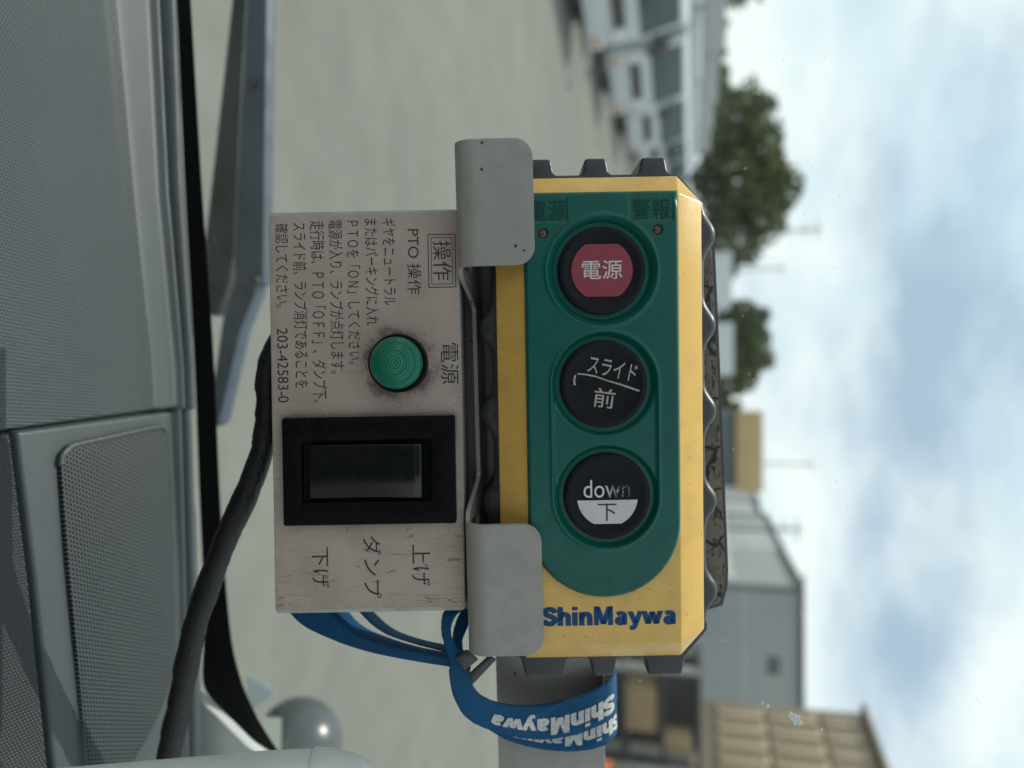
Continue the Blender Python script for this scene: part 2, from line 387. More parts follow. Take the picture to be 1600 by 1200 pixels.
# a row parked side by side on the left, noses to the lane
tr_lab = ['white box truck in the parked row, nose cut by the upper image edge'] + [
    'white box truck %s from the near end of the parked row' % k for k in ('second', 'third', 'fourth', 'fifth', 'sixth', 'seventh', 'eighth')] + [
    'white box truck at the far end of the parked row']
t0 = make_truck(tr_lab[0], 'trucks parked in a row')
def row_at(y): return -(7.0 + (y-14)*0.117)
for i in range(9):
    y = 14.2 + i*2.55
    mw = Matrix.Translation((row_at(y) + (0.0, -0.9, 0.1, -1.0, 0.2, -0.7, 0, -0.8, 0)[i], y, 0)) @ Matrix.Rotation(R_(-24), 4, 'Z')
    if i == 0: t0.matrix_world = mw
    else: dup(t0, mw, tr_lab[i])
# two white box trucks standing square to us beyond the remote
v0 = make_truck('pale box truck facing the windshield, between the two round trees', 'pale trucks beyond the remote', 3.9, M_white)
v0.matrix_world = Matrix.Translation((-4.25, 30, 0)) @ Matrix.Rotation(R_(-90), 4, 'Z')
dup(v0, Matrix.Translation((-1.35, 29, 0)) @ Matrix.Rotation(R_(-90), 4, 'Z'), 'pale box truck facing the windshield, below the smaller round tree')

def leaf_mat(name, a, b):
    m = mat(name, a, 0.7, spec=0.2); g = G(m); v = g.coord(); g.col(g.mix(g.ramp(g.noise(v, 1.3, 3), [(0.35, 0.0), (0.65, 1.0)]), a, b)); return m
M_leaf = leaf_mat('foliage', (0.035, 0.066, 0.028), (0.13, 0.155, 0.05)); M_bark = worn('bark', (0.09, 0.07, 0.05), (0.05, 0.04, 0.03), 0.9, 6, 0.6)
def tree(label, x, y, blobs, n, leaf=0.27):
    t = thing('tree', label, 'tree', loc=(x, y, 0), group='trees behind the parked trucks')
    vs, fs = [], []
    tot = sum(b[3]*b[4]*b[5] for b in blobs)
    for bx, by, bz, rx, ry, rz in blobs:
        for k in range(int(n*rx*ry*rz/tot)):
            d = rng.normal(size=3); d /= np.linalg.norm(d); r = 0.35 + 0.65*rng.random()**0.45
            r *= 0.88 + 0.22*math.sin(5*d[0]+bx)*math.sin(6*d[2]+2)
            c = np.array([bx+d[0]*rx*r, by+d[1]*ry*r, bz+d[2]*rz*r])
            u = rng.normal(size=3); u /= np.linalg.norm(u); q = np.cross(u, rng.normal(size=3)); q /= np.linalg.norm(q)
            s = leaf*(0.6+0.8*rng.random()); i0 = len(vs)
            vs += [c-u*s, c+q*s*0.55, c+u*s, c-q*s*0.55]; fs.append((i0, i0+1, i0+2, i0+3))
    mesh_obj('crown', vs, fs, M_leaf, t)
    top = max(b[2] for b in blobs)
    tr = tube('trunk', [(0,0,-0.1),(0.05,0,top*0.3),(-0.05,0.05,top*0.6),(0,0,top)], [0.28,0.22,0.17,0.08], M_bark, t, 10)
    for b in blobs[1:4]:
        tube('limb', [(0,0,top*0.35),(b[0]*0.5,b[1]*0.5,b[2]*0.75),(b[0],b[1],b[2])], [0.13,0.09,0.04], M_bark, tr, 8)
tree('large round dark tree above the end of the truck row', -11.8, 45, [(0,0,5.2,4.2,4,3.0),(3.6,0,4.4,2.4,2.5,2.4),(-3.0,0,4.6,2.3,2.5,2.4),(1.2,0.3,6.4,2.6,2.2,1.7),(-3.9,0,6.2,1.0,1,0.9)], 5200)
tree('smaller round tree standing behind the pale box trucks', -2.6, 58, [(0,0,5.2,3.2,3,3.0),(2.0,0,4.6,2.0,2,2.4),(-1.6,0,5.9,2.2,2,2.4)], 5000)
tree('tree behind the nearest parked trucks at the upper image edge', -20.3, 36, [(0,0,4.6,3.0,3,2.4),(1.6,0,3.8,1.8,2,1.9),(-1.5,0,5.2,2,2,2)], 4000)
tree('low tree between the truck boxes and the large round tree', -14.6, 37, [(0,0,2.7,2.3,2,1.3),(1.5,0,2.5,1.5,1.5,1.2),(-1.5,0,2.8,1.5,1.5,1.3)], 3000)
tree('thin tree beside the tan signboard roof', 2.6, 66, [(0,0,5.0,1.9,2,2.0),(1.0,0,5.6,1.3,1.3,1.3)], 2200)

M_pole = mat('pole_concrete', (0.42, 0.43, 0.43), 0.8)
def pole(label, px, py, Y, top, arms=2):
    p = at_y(px, py, Y); q = at_y(top, py, Y)
    t = thing('utility_pole', label, 'utility pole', loc=(p.x, Y, 0), group='utility poles against the sky')
    tube('post', [(0,0,-0.1),(0,0,q.z*0.5),(0,0,q.z)], [0.2,0.17,0.13], M_pole, t, 12)
    for k in range(arms):
        box('crossarm', (-1.0+0.2*k, 1.0-0.2*k, -0.22, -0.10, q.z-0.55-1.1*k, q.z-0.43-1.1*k), M_pole, t)
pole('utility pole rising over the large round tree', 1200, 362, 85, 1284)
pole('short utility pole between the two round trees', 1200, 420, 110, 1226, 1)
pole('faint utility pole beside the tan signboard', 1200, 724, 120, 1272, 1)
pole('utility pole with crossarms over the middle of the stepped roof', 1220, 826, 70, 1254, 2)
pole('utility pole at the corner of the tall grey warehouse', 1235, 904, 95, 1262, 2)

# buildings
M_corr = mat('grey_cladding', (0.30, 0.32, 0.33), 0.6)
g = G(M_corr); v = g.coord(); x, y, z = g.xyz(v)[:3]
h = g.math('SINE', g.math('MULTIPLY', g.math('ADD', x, y), 2*math.pi/0.32)); nz = g.ramp(g.noise(v, 0.4, 4), [(0.35, 0.0), (0.7, 1.0)])
g.col(g.mix(g.math('MULTIPLY', nz, 0.6), (0.30, 0.32, 0.335), (0.39, 0.385, 0.36))); g.bump(h, 0.02, 0.6)
M_corr2 = worn('pale_cladding', (0.42, 0.45, 0.46), (0.33, 0.34, 0.34), 0.6, 0.6, 0.6)
M_roofd = mat('dark_roof_edge', (0.09, 0.095, 0.10), 0.7)
wh = thing('grey_warehouse', 'tall plain grey warehouse with a flat dark roof edge', 'warehouse', loc=(13, 42, 0))
for k in range(5): box('panel_joint', (-2.5+k*1.42, -2.44+k*1.42, -0.035, 0.0, 0, 7.7), M_corr2, wh)
box('band', (-2.55, 4.6, -0.05, 0.0, 4.9, 5.05), M_corr2, wh); box('vent', (1.2, 2.1, -0.06, 0.0, 6.2, 6.8), M_roofd, wh); box('downpipe', (-2.4, -2.28, -0.16, -0.06, 0, 7.7), M_roofd, wh)
box('wall', (-2.55, 4.6, 0, 9, 0, 7.75), M_corr, wh); box('roof', (-2.75, 4.8, -0.2, 9.2, 7.75, 8.0), M_roofd, wh, 0.02)
sh = thing('stepped_warehouse', 'long paler warehouse with stepped bays receding behind the grey one', 'warehouse', loc=(11.2, 52, 0))
for k in range(5):
    y0 = k*7.0; hh = 8.0 + (0.0, 0.15, -0.15, 0.2, 0)[k]
    wb = box('wall', (-0.5, 5, y0, y0+6.7, 0, hh), (M_corr2, M_corr)[k % 2], sh); box('roof', (-0.65, 5.1, y0-0.1, y0+6.75, hh, hh+0.22), M_roofd, wb)
    box('downpipe', (-0.62, -0.5, y0+6.4, y0+6.55, 0, hh), M_roofd, wb)
M_cream = worn('cream_panel', (0.46, 0.37, 0.24), (0.34, 0.27, 0.18), 0.5, 1.2, 0.7); M_brown = worn('brown_frame', (0.17, 0.135, 0.095), (0.10, 0.08, 0.06), 0.6, 2, 0.5)
M_pane = mat('panel_glass', (0.20, 0.17, 0.12), 0.3)
bb = thing('brown_building', 'brown building with a grid of cream windows under a dark eave', 'building')
bb.matrix_world = Matrix.Translation((8.05, 20.2, 0)) @ Matrix.Rotation(R_(11), 4, 'Z')
box('wall', (0.0, 6, -9, 0, 0, 6.35), M_brown, bb)
box('roof', (-0.22, 6.2, -9.3, 0.10, 6.35, 6.47), M_brown, bb, 0.02)
for r, (z0, z1) in enumerate(((2.94, 4.03), (4.14, 5.28), (5.40, 6.22))):
    for k in range(14):
        y1 = -0.20 - k*0.60
        f = box('window', (-0.07, 0.02, y1-0.46, y1, z0, z1), M_cream, bb, 0.01)
        box('pane', (-0.085, -0.05, y1-0.26, y1-0.06, z0+0.08, z1-0.08), M_pane, f)
box('door', (-0.06, 0.02, -3.6, -0.6, 0, 2.3), M_dark, bb)
# tan-fronted hut
M_tan = worn('tan_fascia', (0.55, 0.38, 0.19), (0.45, 0.31, 0.16), 0.6, 0.8, 0.5); M_slate = mat('slate_wall', (0.10, 0.125, 0.135), 0.7)
hut = thing('tan_kiosk', 'dark slate hut topped by a wide tan signboard', 'hut', loc=(3.45, 42, 0))
box('wall', (-1.95, 2.0, 0, 4, 0, 4.62), M_slate, hut); box('signboard', (-2.05, 2.2, -0.25, 0.0, 4.62, 5.95), M_tan, hut, 0.03)
wl = thing('white_fence', 'long white panel fence in front of the stepped warehouse', 'fence')
p0, p1 = at_y(1140, 726, 62), at_y(1140, 905, 38)
ang = math.atan2(p1.y-p0.y, p1.x-p0.x); ln = (Vector((p1.x, p1.y))-Vector((p0.x, p0.y))).length
wl.matrix_world = Matrix.Translation((p0.x, p0.y, 0)) @ Matrix.Rotation(ang, 4, 'Z')
M_fence = worn('white_fence_paint', (0.62, 0.64, 0.62), (0.5, 0.5, 0.47), 0.6, 1.2, 0.4)
box('panel', (0, ln, -0.05, 0.05, 0, 4.3), M_fence, wl)
for k in range(7): box('post', (ln*k/6-0.08, ln*k/6+0.08, -0.14, -0.05, 0, 4.45), M_fence, wl)
# clutter on the right of the yard
M_teal = worn('teal_steel', (0.09, 0.30, 0.26), (0.07, 0.18, 0.15), 0.5, 2, 0.5)
sk = thing('skip_container', 'teal steel skip standing before the grey warehouse', 'skip', loc=(10.6, 29.5, 0))
hexa('body', [(-1.2,-0.8,0.2),(1.2,-0.8,0.2),(1.2,0.8,0.2),(-1.2,0.8,0.2)], [(-1.6,-0.95,2.2),(1.6,-0.95,2.2),(1.6,0.95,2.2),(-1.6,0.95,2.2)], M_teal, sk, 0.02)
for yy in (-0.7, 0.7): box('skid', (-1.1, 1.1, yy-0.08, yy+0.08, 0, 0.2), M_dark, sk)
M_gpost = worn('grey_steel', (0.36, 0.36, 0.34), (0.2, 0.18, 0.16), 0.6, 3, 0.6)
rk = thing('storage_rack', 'dark open storage rack with grey uprights beside the brown building', 'rack', loc=(6.3, 15.2, 0))
for xx in (-0.95, 0.95):
    for yy in (-0.5, 0.5): box('upright', (xx-0.06, xx+0.06, yy-0.06, yy+0.06, 0, 2.5), M_gpost, rk)
for zz in (0.18, 1.02, 1.75, 2.42): box('shelf', (-1.05, 1.05, -0.55, 0.55, zz, zz+0.07), M_dark, rk)
box('back_panel', (-1.05, 1.05, 0.56, 0.6, 0, 2.5), M_dark, rk)
M_crate = worn('tan_crate', (0.33, 0.23, 0.125), (0.22, 0.155, 0.085), 0.7, 3, 0.5); M_orange = worn('orange_drum', (0.55, 0.16, 0.05), (0.4, 0.13, 0.05), 0.5, 3, 0.4)
cr = box('crate', (5.75, 6.6, 14.75, 15.55, 1.09, 1.68), M_crate, None, 0.02); tag(cr, 'tan crate on the middle shelf of the dark rack', 'crate')
def drum(x, y, z, r, h, m, lab):
    t = thing('drum', lab, 'drum', loc=(x, y, z))
    lathe('body', [(r*0.96,0),(r,0.03),(r,h*0.32),(r*1.04,h*0.34),(r,h*0.36),(r,h*0.65),(r*1.04,h*0.67),(r,h*0.69),(r,h-0.03),(r*0.96,h)], 0, 0, m, t, 28)
    lathe('lid', [(r*0.93,h+0.001),(r*0.93,h+0.02)], 0, 0, M_dark, t, 28)
drum(7.0, 13.6, 0, 0.32, 0.95, M_orange, 'orange drum standing on the ground beside the dark rack')
drum(6.75, 14.9, 1.82, 0.24, 0.5, M_crate, 'tan drum on the upper shelf of the dark rack')
fl = thing('grey_cabinet', 'grey steel cabinet between the dark rack and the teal skip', 'cabinet', loc=(8.4, 18.2, 0))
box('body', (-0.9, 0.5, -0.4, 0.4, 0.08, 2.35), M_gpost, fl, 0.03); box('plinth', (-0.85, 0.45, -0.36, 0.36, 0, 0.08), M_dark, fl)
for s in (-1, 0): box('door', (-0.2+s*0.66, 0.44+s*0.66, -0.425, -0.40, 0.14, 2.28), M_gpost, fl, 0.008)

# ================================================================== TRUCK CAB: windshield, wiper, dash
YAW = R_(4); HD = 0.24
WT = R_(12)          # windshield leans back
WB = Vector((0, 0.366, CZ-0.262))
ex = Vector((math.cos(YAW), math.sin(YAW), 0)); nh = Vector((-math.sin(YAW), math.cos(YAW), 0))
wu = (Vector((0,0,1))*math.cos(WT) - nh*math.sin(WT)).normalized(); wn = ex.cross(wu).normalized()   # wn towards the viewer
if wn.y > 0: wn = -wn
WM = Matrix(((ex.x, wu.x, wn.x, WB.x), (ex.y, wu.y, wn.y, WB.y), (ex.z, wu.z, wn.z, WB.z), (0,0,0,1)))
def wl_(px, py, z=0.0): x, y = on_local(WM, px, py, z); return (x, y, z)
ws = thing('windshield', 'clear dusty truck windshield with a black lower border', 'windshield', mw=WM)
mg = bpy.data.materials.new('windshield_glass'); mg.use_nodes = True; nt_ = mg.node_tree; nt_.nodes.clear()
o_ = nt_.nodes.new('ShaderNodeOutputMaterial'); tr_ = nt_.nodes.new('ShaderNodeBsdfTransparent'); tr_.inputs[0].default_value = (0.965, 0.985, 0.98, 1)
gl_ = nt_.nodes.new('ShaderNodeBsdfGlossy'); gl_.inputs['Roughness'].default_value = 0.02
df_ = nt_.nodes.new('ShaderNodeBsdfDiffuse'); df_.inputs[0].default_value = (0.75, 0.75, 0.72, 1)
tl_ = nt_.nodes.new('ShaderNodeBsdfTranslucent'); tl_.inputs[0].default_value = (0.75, 0.75, 0.72, 1)
ds_ = nt_.nodes.new('ShaderNodeMixShader'); ds_.inputs[0].default_value = 0.5; nt_.links.new(df_.outputs[0], ds_.inputs[1]); nt_.links.new(tl_.outputs[0], ds_.inputs[2])
lw_ = nt_.nodes.new('ShaderNodeLayerWeight'); lw_.inputs[0].default_value = 0.5
pw_ = nt_.nodes.new('ShaderNodeMath'); pw_.operation = 'POWER'; nt_.links.new(lw_.outputs['Facing'], pw_.inputs[0]); pw_.inputs[1].default_value = 5
fr_ = nt_.nodes.new('ShaderNodeMath'); fr_.operation = 'MULTIPLY_ADD'; nt_.links.new(pw_.outputs[0], fr_.inputs[0]); fr_.inputs[1].default_value = 0.25; fr_.inputs[2].default_value = 0.012
m1 = nt_.nodes.new('ShaderNodeMixShader'); nt_.links.new(fr_.outputs[0], m1.inputs[0]); nt_.links.new(tr_.outputs[0], m1.inputs[1]); nt_.links.new(gl_.outputs[0], m1.inputs[2])
class G2(G):
    def __init__(s, m): s.m = m; s.t = m.node_tree; s.b = None
g = G2(mg); v = g.coord()
spk = g.math('MULTIPLY', g.math('LESS_THAN', g.vor(v, 120), g.math('MULTIPLY', g.noise(v, 60, 2), 0.11)), g.math('GREATER_THAN', g.noise(v, 25, 2), 0.46))
veil = g.math('MULTIPLY', g.ramp(g.noise(v, 14, 5, 0.65), [(0.4, 0.0), (0.75, 1.0)]), 0.02)
dust = g.math('MINIMUM', g.math('ADD', g.math('MULTIPLY', spk, 0.22), g.math('ADD', veil, 0.006)), 1.0)
m2 = nt_.nodes.new('ShaderNodeMixShader'); g.l(dust, m2.inputs[0]); g.l(m1.outputs[0], m2.inputs[1]); g.l(ds_.outputs[0], m2.inputs[2]); g.l(m2.outputs[0], o_.inputs[0])
box('glass', (-0.9, 0.62, -0.03, 0.62, -0.005, 0.0), mg, ws)
M_frit = mat('black_border', (0.006, 0.006, 0.007), 0.6, spec=0.2)
fin = spline([(268,-60),(275,0),(289,300),(304,575),(311,760),(317,900),(318,1000),(318,1070),(345,1108),(390,1152),(432,1180)], 6)
fout = spline([(292,-60),(298,0),(316,300),(333,540),(343,760),(352,900),(362,1000),(376,1060),(392,1100),(410,1135),(440,1182)], 6)
vs, fs = [], []
for a, b in zip(fin, fout):
    for p, zz in ((a, 0.0008), (b, 0.0008), (b, 0.0022), (a, 0.0022)): vs.append(wl_(p[0], p[1], zz))
for i in range(len(fin)-1):
    for k in range(4): fs.append((i*4+k, i*4+(k+1) % 4, i*4+4+(k+1) % 4, i*4+4+k))
o = mesh_obj('black_border', vs, fs, M_frit, ws)
# dried spots on the glass
M_spot = mat('dried_dropping', (0.75, 0.76, 0.74), 0.8)
for px, py, r in ((1243,1124,0.0020),(1236,1118,0.0011),(1250,1130,0.0010),(1200,1103,0.0006),(1192,1098,0.0004),(1384-100,1140,0.0004)):
    x, y, _ = wl_(px, py); pts = []
    for k in range(14):
        a = 2*math.pi*k/14; rr = r*(0.6+0.7*random.random()); pts.append((x+rr*math.cos(a)*1.3, y+rr*math.sin(a)*0.8))
    prism('dried_spot', pts, 0.0002, 0.0005, M_spot, ws)
# wiper outside the glass
M_wip = worn('wiper_paint', (0.075, 0.098, 0.125), (0.06, 0.07, 0.085), 0.6, 60, 0.5, spec=0.25)
wp = thing('wiper', 'grey blue windshield wiper arm bent at its joint outside the glass', 'wiper', mw=WM)
def wpoly(name, pts, z0, z1, m, parent, bev=0.003):
    q = [wl_(px, py, (z0+z1)/2)[:2] for px, py in pts]
    return prism(name, q, z0, z1, m, parent, bev)
wpoly('arm', [(397,-60),(426,-60),(422,200),(419,445),(398,452),(374,440),(373,400),(382,200)], -0.102, -0.092, M_wip, wp)
wpoly('linkage', [(376,436),(412,448),(384,520),(352,660),(340,668),(342,600),(356,500)], -0.120, -0.108, M_wip, wp)
wpoly('blade', [(380,-60),(399,-60),(385,200),(376,400),(366,450),(350,494),(337,494),(330,380),(345,250)], -0.140, -0.126, worn('wiper_rubber', (0.022, 0.03, 0.029), (0.045, 0.05, 0.048), 0.7, 60, 0.6), wp)
for px, py in ((398,128),(402,438)):
    x, y, _ = wl_(px, py, -0.092); lathe('joint_pin', [(0.0032,-0.0925),(0.0032,-0.0895),(0.0022,-0.0885)], x, y, M_dark, wp, 20)
# round mirror outside the glass
M_mir = worn('mirror_shell', (0.06, 0.072, 0.08), (0.045, 0.05, 0.056), 0.34, 30, 0.4)
mc = EYE + ray(466, 1160)*0.62
md = thing('round_mirror', 'grey dome shaped outside mirror with a white tag', 'mirror', loc=mc)
bm = bmesh.new(); bmesh.ops.create_uvsphere(bm, u_segments=48, v_segments=24, radius=0.0345); bm_obj('shell', bm, M_mir, md, smooth=True)
M_tagw = mat('white_tag', (0.62, 0.62, 0.54), 0.6); Mi = Matrix.Translation(-mc)
def wpt(px, py, d): return Mi @ (EYE + ray(px, py)*d)
q = [(400,1120),(440,1121),(439,1185),(404,1185)]; hexa('tag', [wpt(a, b, 0.578) for a, b in q], [wpt(a, b, 0.586) for a, b in q], M_tagw, md)
q = [(386,1054),(431,1079),(424,1088),(388,1112)]; hexa('bracket', [wpt(a, b, 0.60) for a, b in q], [wpt(a, b, 0.65) for a, b in q], mat('mirror_bracket', (0.42, 0.47, 0.49), 0.4), md, 0.001)

# dashboard: a height field over the dash plane
def dash_mat(name, pitch, depth, col, warp=0.0):
    m = mat(name, col, 0.42, spec=0.5); g = G(m); v = g.coord(rot=(0, 0, R_(32)))
    if warp:
        ns = g.n('ShaderNodeTexNoise'); g.l(g.coord(), ns.inputs[0]); ns.inputs['Scale'].default_value = 5; ns.inputs['Detail'].default_value = 0
        s2 = g.n('ShaderNodeVectorMath'); s2.operation = 'SCALE'; s2.inputs['Scale'].default_value = warp; g.l(ns.outputs['Color'], s2.inputs[0])
        ad = g.n('ShaderNodeVectorMath'); g.l(v, ad.inputs[0]); g.l(s2.outputs[0], ad.inputs[1]); v = ad.outputs[0]
    d = g.dots(v, pitch); hgt = g.rng(d, 0.12, 0.5)
    dirt = g.ramp(g.noise(g.coord(), 40, 5, 0.65), [(0.4, 0.0), (0.8, 1.0)])
    c = g.mix(g.math('MULTIPLY', dirt, 0.35), col, tuple(min(1, x*1.35+0.01) for x in col))
    g.col(g.mix(g.math('MULTIPLY', g.math('SUBTRACT', 1.0, hgt), 0.7), c, tuple(x*0.3 for x in col))); g.bump(hgt, depth, 0.8); return m
DC = (0.053, 0.066, 0.069)
M_dash = dash_mat('dash_grain', 0.00150, 0.0005, DC, 0.02)
M_lid_shaded = dash_mat('lid_grain_shaded', 0.00150, 0.0005, (0.016, 0.020, 0.022), 0.01)  # dash grain darkened: the shade over this corner is put into the colour
M_dash2 = dash_mat('dash_fine_grain', 0.0007, 0.00006, DC)
ys = [-140, 0, 300, 575, 900, 1300]
R1 = lambda py: np.interp(py, ys, [226, 232, 247, 273, 283, 290])
R2 = lambda py: np.interp(py, ys, [251, 256, 266, 285, 295, 303])
E_ = lambda py: np.interp(py, ys, [268, 274, 289, 304, 315, 325])
CR = lambda py: np.interp(py, ys, [155, 170, 198, 226, 240, 250])
def seg_d(px, py, pts):
    best = np.full(px.shape, 1e9)
    for (x0, y0), (x1, y1) in zip(pts[:-1], pts[1:]):
        dx, dy = x1-x0, y1-y0; t = np.clip(((px-x0)*dx+(py-y0)*dy)/(dx*dx+dy*dy), 0, 1)
        best = np.minimum(best, np.hypot(px-x0-t*dx, py-y0-t*dy))
    return best
S1 = [(-140, 691), (20, 673), (267, 640)]; S2 = [(22, 676), (50, 900), (92, 1300)]; S3 = [(267, 640), (279, 900), (286, 1300)]
nx, ny = 260, 421
gx = np.linspace(-130, 345, nx); gy = np.linspace(-140, 1300, ny)
PX, PY = np.meshgrid(gx, gy)
for r_ in range(ny): PX[r_] = np.interp(gx, [-130, 228, 306, 345], [-130, CR(gy[r_])+4, E_(gy[r_]), E_(gy[r_])+39])
PY = PY + (np.interp(PX, [p[0] for p in S1], [p[1] for p in S1])-662)*np.exp(-((PY-662)/160)**2)
H = np.zeros_like(PX)
gs = lambda d, s: np.exp(-(d/s)**2)
H += 0.0022*(1/(1+np.exp(-(PX-CR(PY))/4.0)))*(PY < 640)
H += 0.0034*gs(PX-R1(PY), 4.5) - 0.004*gs(PX-(R1(PY)*0.45+R2(PY)*0.55), 5) + 0.0035*gs(PX-R2(PY), 6)
H -= 0.10*np.clip((PX-E_(PY)+6)/40, 0, 1)**0.8*(PX > E_(PY)-6)
H -= 0.0035*gs(seg_d(PX, PY, S1), 2.6) + 0.006*gs(seg_d(PX, PY, S2), 4.0) + 0.0012*gs(seg_d(PX, PY, S3), 2.5)
below = PY > np.interp(PX, [p[0] for p in S1], [p[1] for p in S1])
leftp = PX < np.interp(PY, [p[1] for p in S2], [p[0] for p in S2])
H += 0.012*np.clip((60-PX)/200, 0, 1)**2*(~below)
dirs = np.stack([np.array(FV)[k] + np.array(RV)[k]*(PX-800)/F + np.array(UV)[k]*(600-PY)/F for k in range(3)], -1)
t = -HD/dirs[..., 2:3]; W = dirs*t; W[..., 2] += H
dash = thing('dashboard', 'grey grained truck dashboard with a perforated speaker cover', 'dashboard', loc=(0, 0, CZ))
ok = np.arange(nx*ny).reshape(ny, nx); reg = np.where(~below, np.where(np.broadcast_to(gx, PX.shape) > 227.9, 3, 0), np.where(leftp, 2, 1))
allf = [[], [], [], []]
for j in range(ny-1):
    for i in range(nx-1): allf[reg[j, i]].append((ok[j, i], ok[j+1, i], ok[j+1, i+1], ok[j, i+1]))
Vv = W.reshape(-1, 3)
for nm, fl_, mm in (('upper_pad', allf[0], M_dash), ('speaker_surround', allf[1], M_dash2), ('lid', allf[2], M_lid_shaded), ('front_rail', allf[3], M_dash2)):
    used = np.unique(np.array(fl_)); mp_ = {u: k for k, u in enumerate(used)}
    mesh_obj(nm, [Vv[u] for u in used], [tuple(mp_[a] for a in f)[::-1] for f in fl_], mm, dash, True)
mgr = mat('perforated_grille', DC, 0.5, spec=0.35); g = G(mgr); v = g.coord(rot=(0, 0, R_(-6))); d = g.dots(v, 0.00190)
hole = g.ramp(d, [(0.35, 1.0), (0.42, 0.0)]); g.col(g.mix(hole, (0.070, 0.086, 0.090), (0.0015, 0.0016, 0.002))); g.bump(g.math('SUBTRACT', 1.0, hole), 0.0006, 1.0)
gp = [(93,735),(94,716),(102,704),(116,697),(180,683),(244,668),(256,668),(262,678),(266,760),(270,900),(272,1020),(262,1075),(240,1130),(205,1195),(160,1290),(146,1300),(122,1060),(104,880)]
gpw = [on_z(a, b, CZ-HD+0.001) - Vector((0,0,CZ)) for a, b in spline(gp+[gp[0]], 4)[:-1]]
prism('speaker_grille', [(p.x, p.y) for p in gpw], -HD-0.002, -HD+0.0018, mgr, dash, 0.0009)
rim = [on_z(a, b, CZ-HD+0.0016) - Vector((0,0,CZ)) for a, b in spline([(95,728),(97,713),(105,703),(118,695),(180,681),(240,668),(254,668),(261,676)], 6)]
tube('grille_rim', rim, [0.0004]+[0.0011]*(len(rim)-2)+[0.0004], M_dash2, dash, 12)
# pillar foot and grab handle
M_trim = worn('pale_trim', (0.56, 0.59, 0.56), (0.45, 0.47, 0.44), 0.4, 60, 0.4)
pt = [(285,1062),(318,1086),(346,1112),(392,1158),(436,1190),(436,1290),(230,1290),(268,1150)]
pl = thing('pillar_trim', 'pale sloping trim at the corner of the dash below the windshield', 'trim panel', mw=WM)
prism('panel', [wl_(a, b, 0.010)[:2] for a, b in pt], 0.008, 0.014, M_trim, pl, 0.002)
gh = thing('grab_handle', 'pale rounded grab handle at the lower image edge', 'grab handle', mw=DM)
hp = [dl(60,1263,0.0), dl(180,1253,0.0), dl(300,1243,0.0), dl(420,1233,0.0), dl(505,1231,-0.002), dl(538,1241,-0.004), dl(560,1270,-0.008)]
tube('grip', spline(hp, 8), [0.0115]*40+[0.0118]*9, M_trim, gh, 32)
tube('end_cap', spline([dl(488,1231,-0.0015), dl(505,1231,-0.002), dl(538,1241,-0.004), dl(560,1270,-0.008)], 8), 0.0122, M_trim, gh, 32)

# ================================================================== BRACKET
BM = frame(800, 600, 0.0, 1.5, 2.5)
def bl(px, py, z): return on_local(BM, px, py, z)
br = thing('mounting_bracket', 'grey painted steel cradle with two folded hooks holding the yellow remote', 'bracket', mw=BM)
WB_ = bl(719, 600, 0.004)[1]; FT = 0.0046; TH = 0.0016; BZ = -0.036
def hook(py0, py1, pxr):
    a0 = bl(770, py0, FT)[0]; a1 = bl(770, py1, FT)[0]; b1 = bl(pxr, (py0+py1)/2, FT)[1]
    r = 0.0065; prof = []                                   # (y, z) along the sheet, outer face
    for z in np.linspace(-0.016, FT-r, 6): prof.append((WB_, z))
    for k in range(1, 9):
        t_ = k/8*math.pi/2; prof.append((WB_+r-r*math.cos(t_), FT-r+r*math.sin(t_)))
    L0 = b1-(WB_+r)
    for s in list(np.linspace(0, 1, 10)[1:]*(L0-0.006)) + [L0-0.006+0.006*math.sin(k/10*math.pi/2) for k in range(1, 11)]: prof.append((WB_+r+s, FT))
    rc = 0.006; nT = 40; bmm = bmesh.new(); rows = []
    for (y, z) in prof:
        e = b1-y; ins = rc-math.sqrt(max(0, rc*rc-(rc-e)**2)) if e < rc else 0.0
        e2 = y-WB_
        rows.append([bmm.verts.new((a0+ins+(a1-a0-2*ins)*k/nT, y, z)) for k in range(nT+1)])
    for i in range(len(rows)-1):
        for k in range(nT): bmm.faces.new((rows[i][k], rows[i][k+1], rows[i+1][k+1], rows[i+1][k]))
    bmesh.ops.recalc_face_normals(bmm, faces=bmm.faces)
    up = [f for f in bmm.faces if abs(f.normal.z) > 0.9]
    if up and up[0].normal.z < 0: bmesh.ops.reverse_faces(bmm, faces=bmm.faces)
    bmesh.ops.solidify(bmm, geom=list(bmm.faces), thickness=TH)
    return a0, a1, bm_obj('hook', bmm, M_bracket, br, 0.0003, 2)
h1a, h1b, _ = hook(216, 415, 834); h2a, h2b, _ = hook(820, 1026, 848)
pts = [(h1a, BZ)]
cut = -0.018
pts += [(h1a, -0.0165), (h1b, -0.0165)]
pts += [(h2a, -0.0165), (h2b, -0.0165), (h2b, BZ)]
bm = bmesh.new()
arc = []
def wallpoly():
    o_ = [(h1a, BZ), (h1a, -0.0165), (h1b+0.0005, -0.0165)]
    return o_
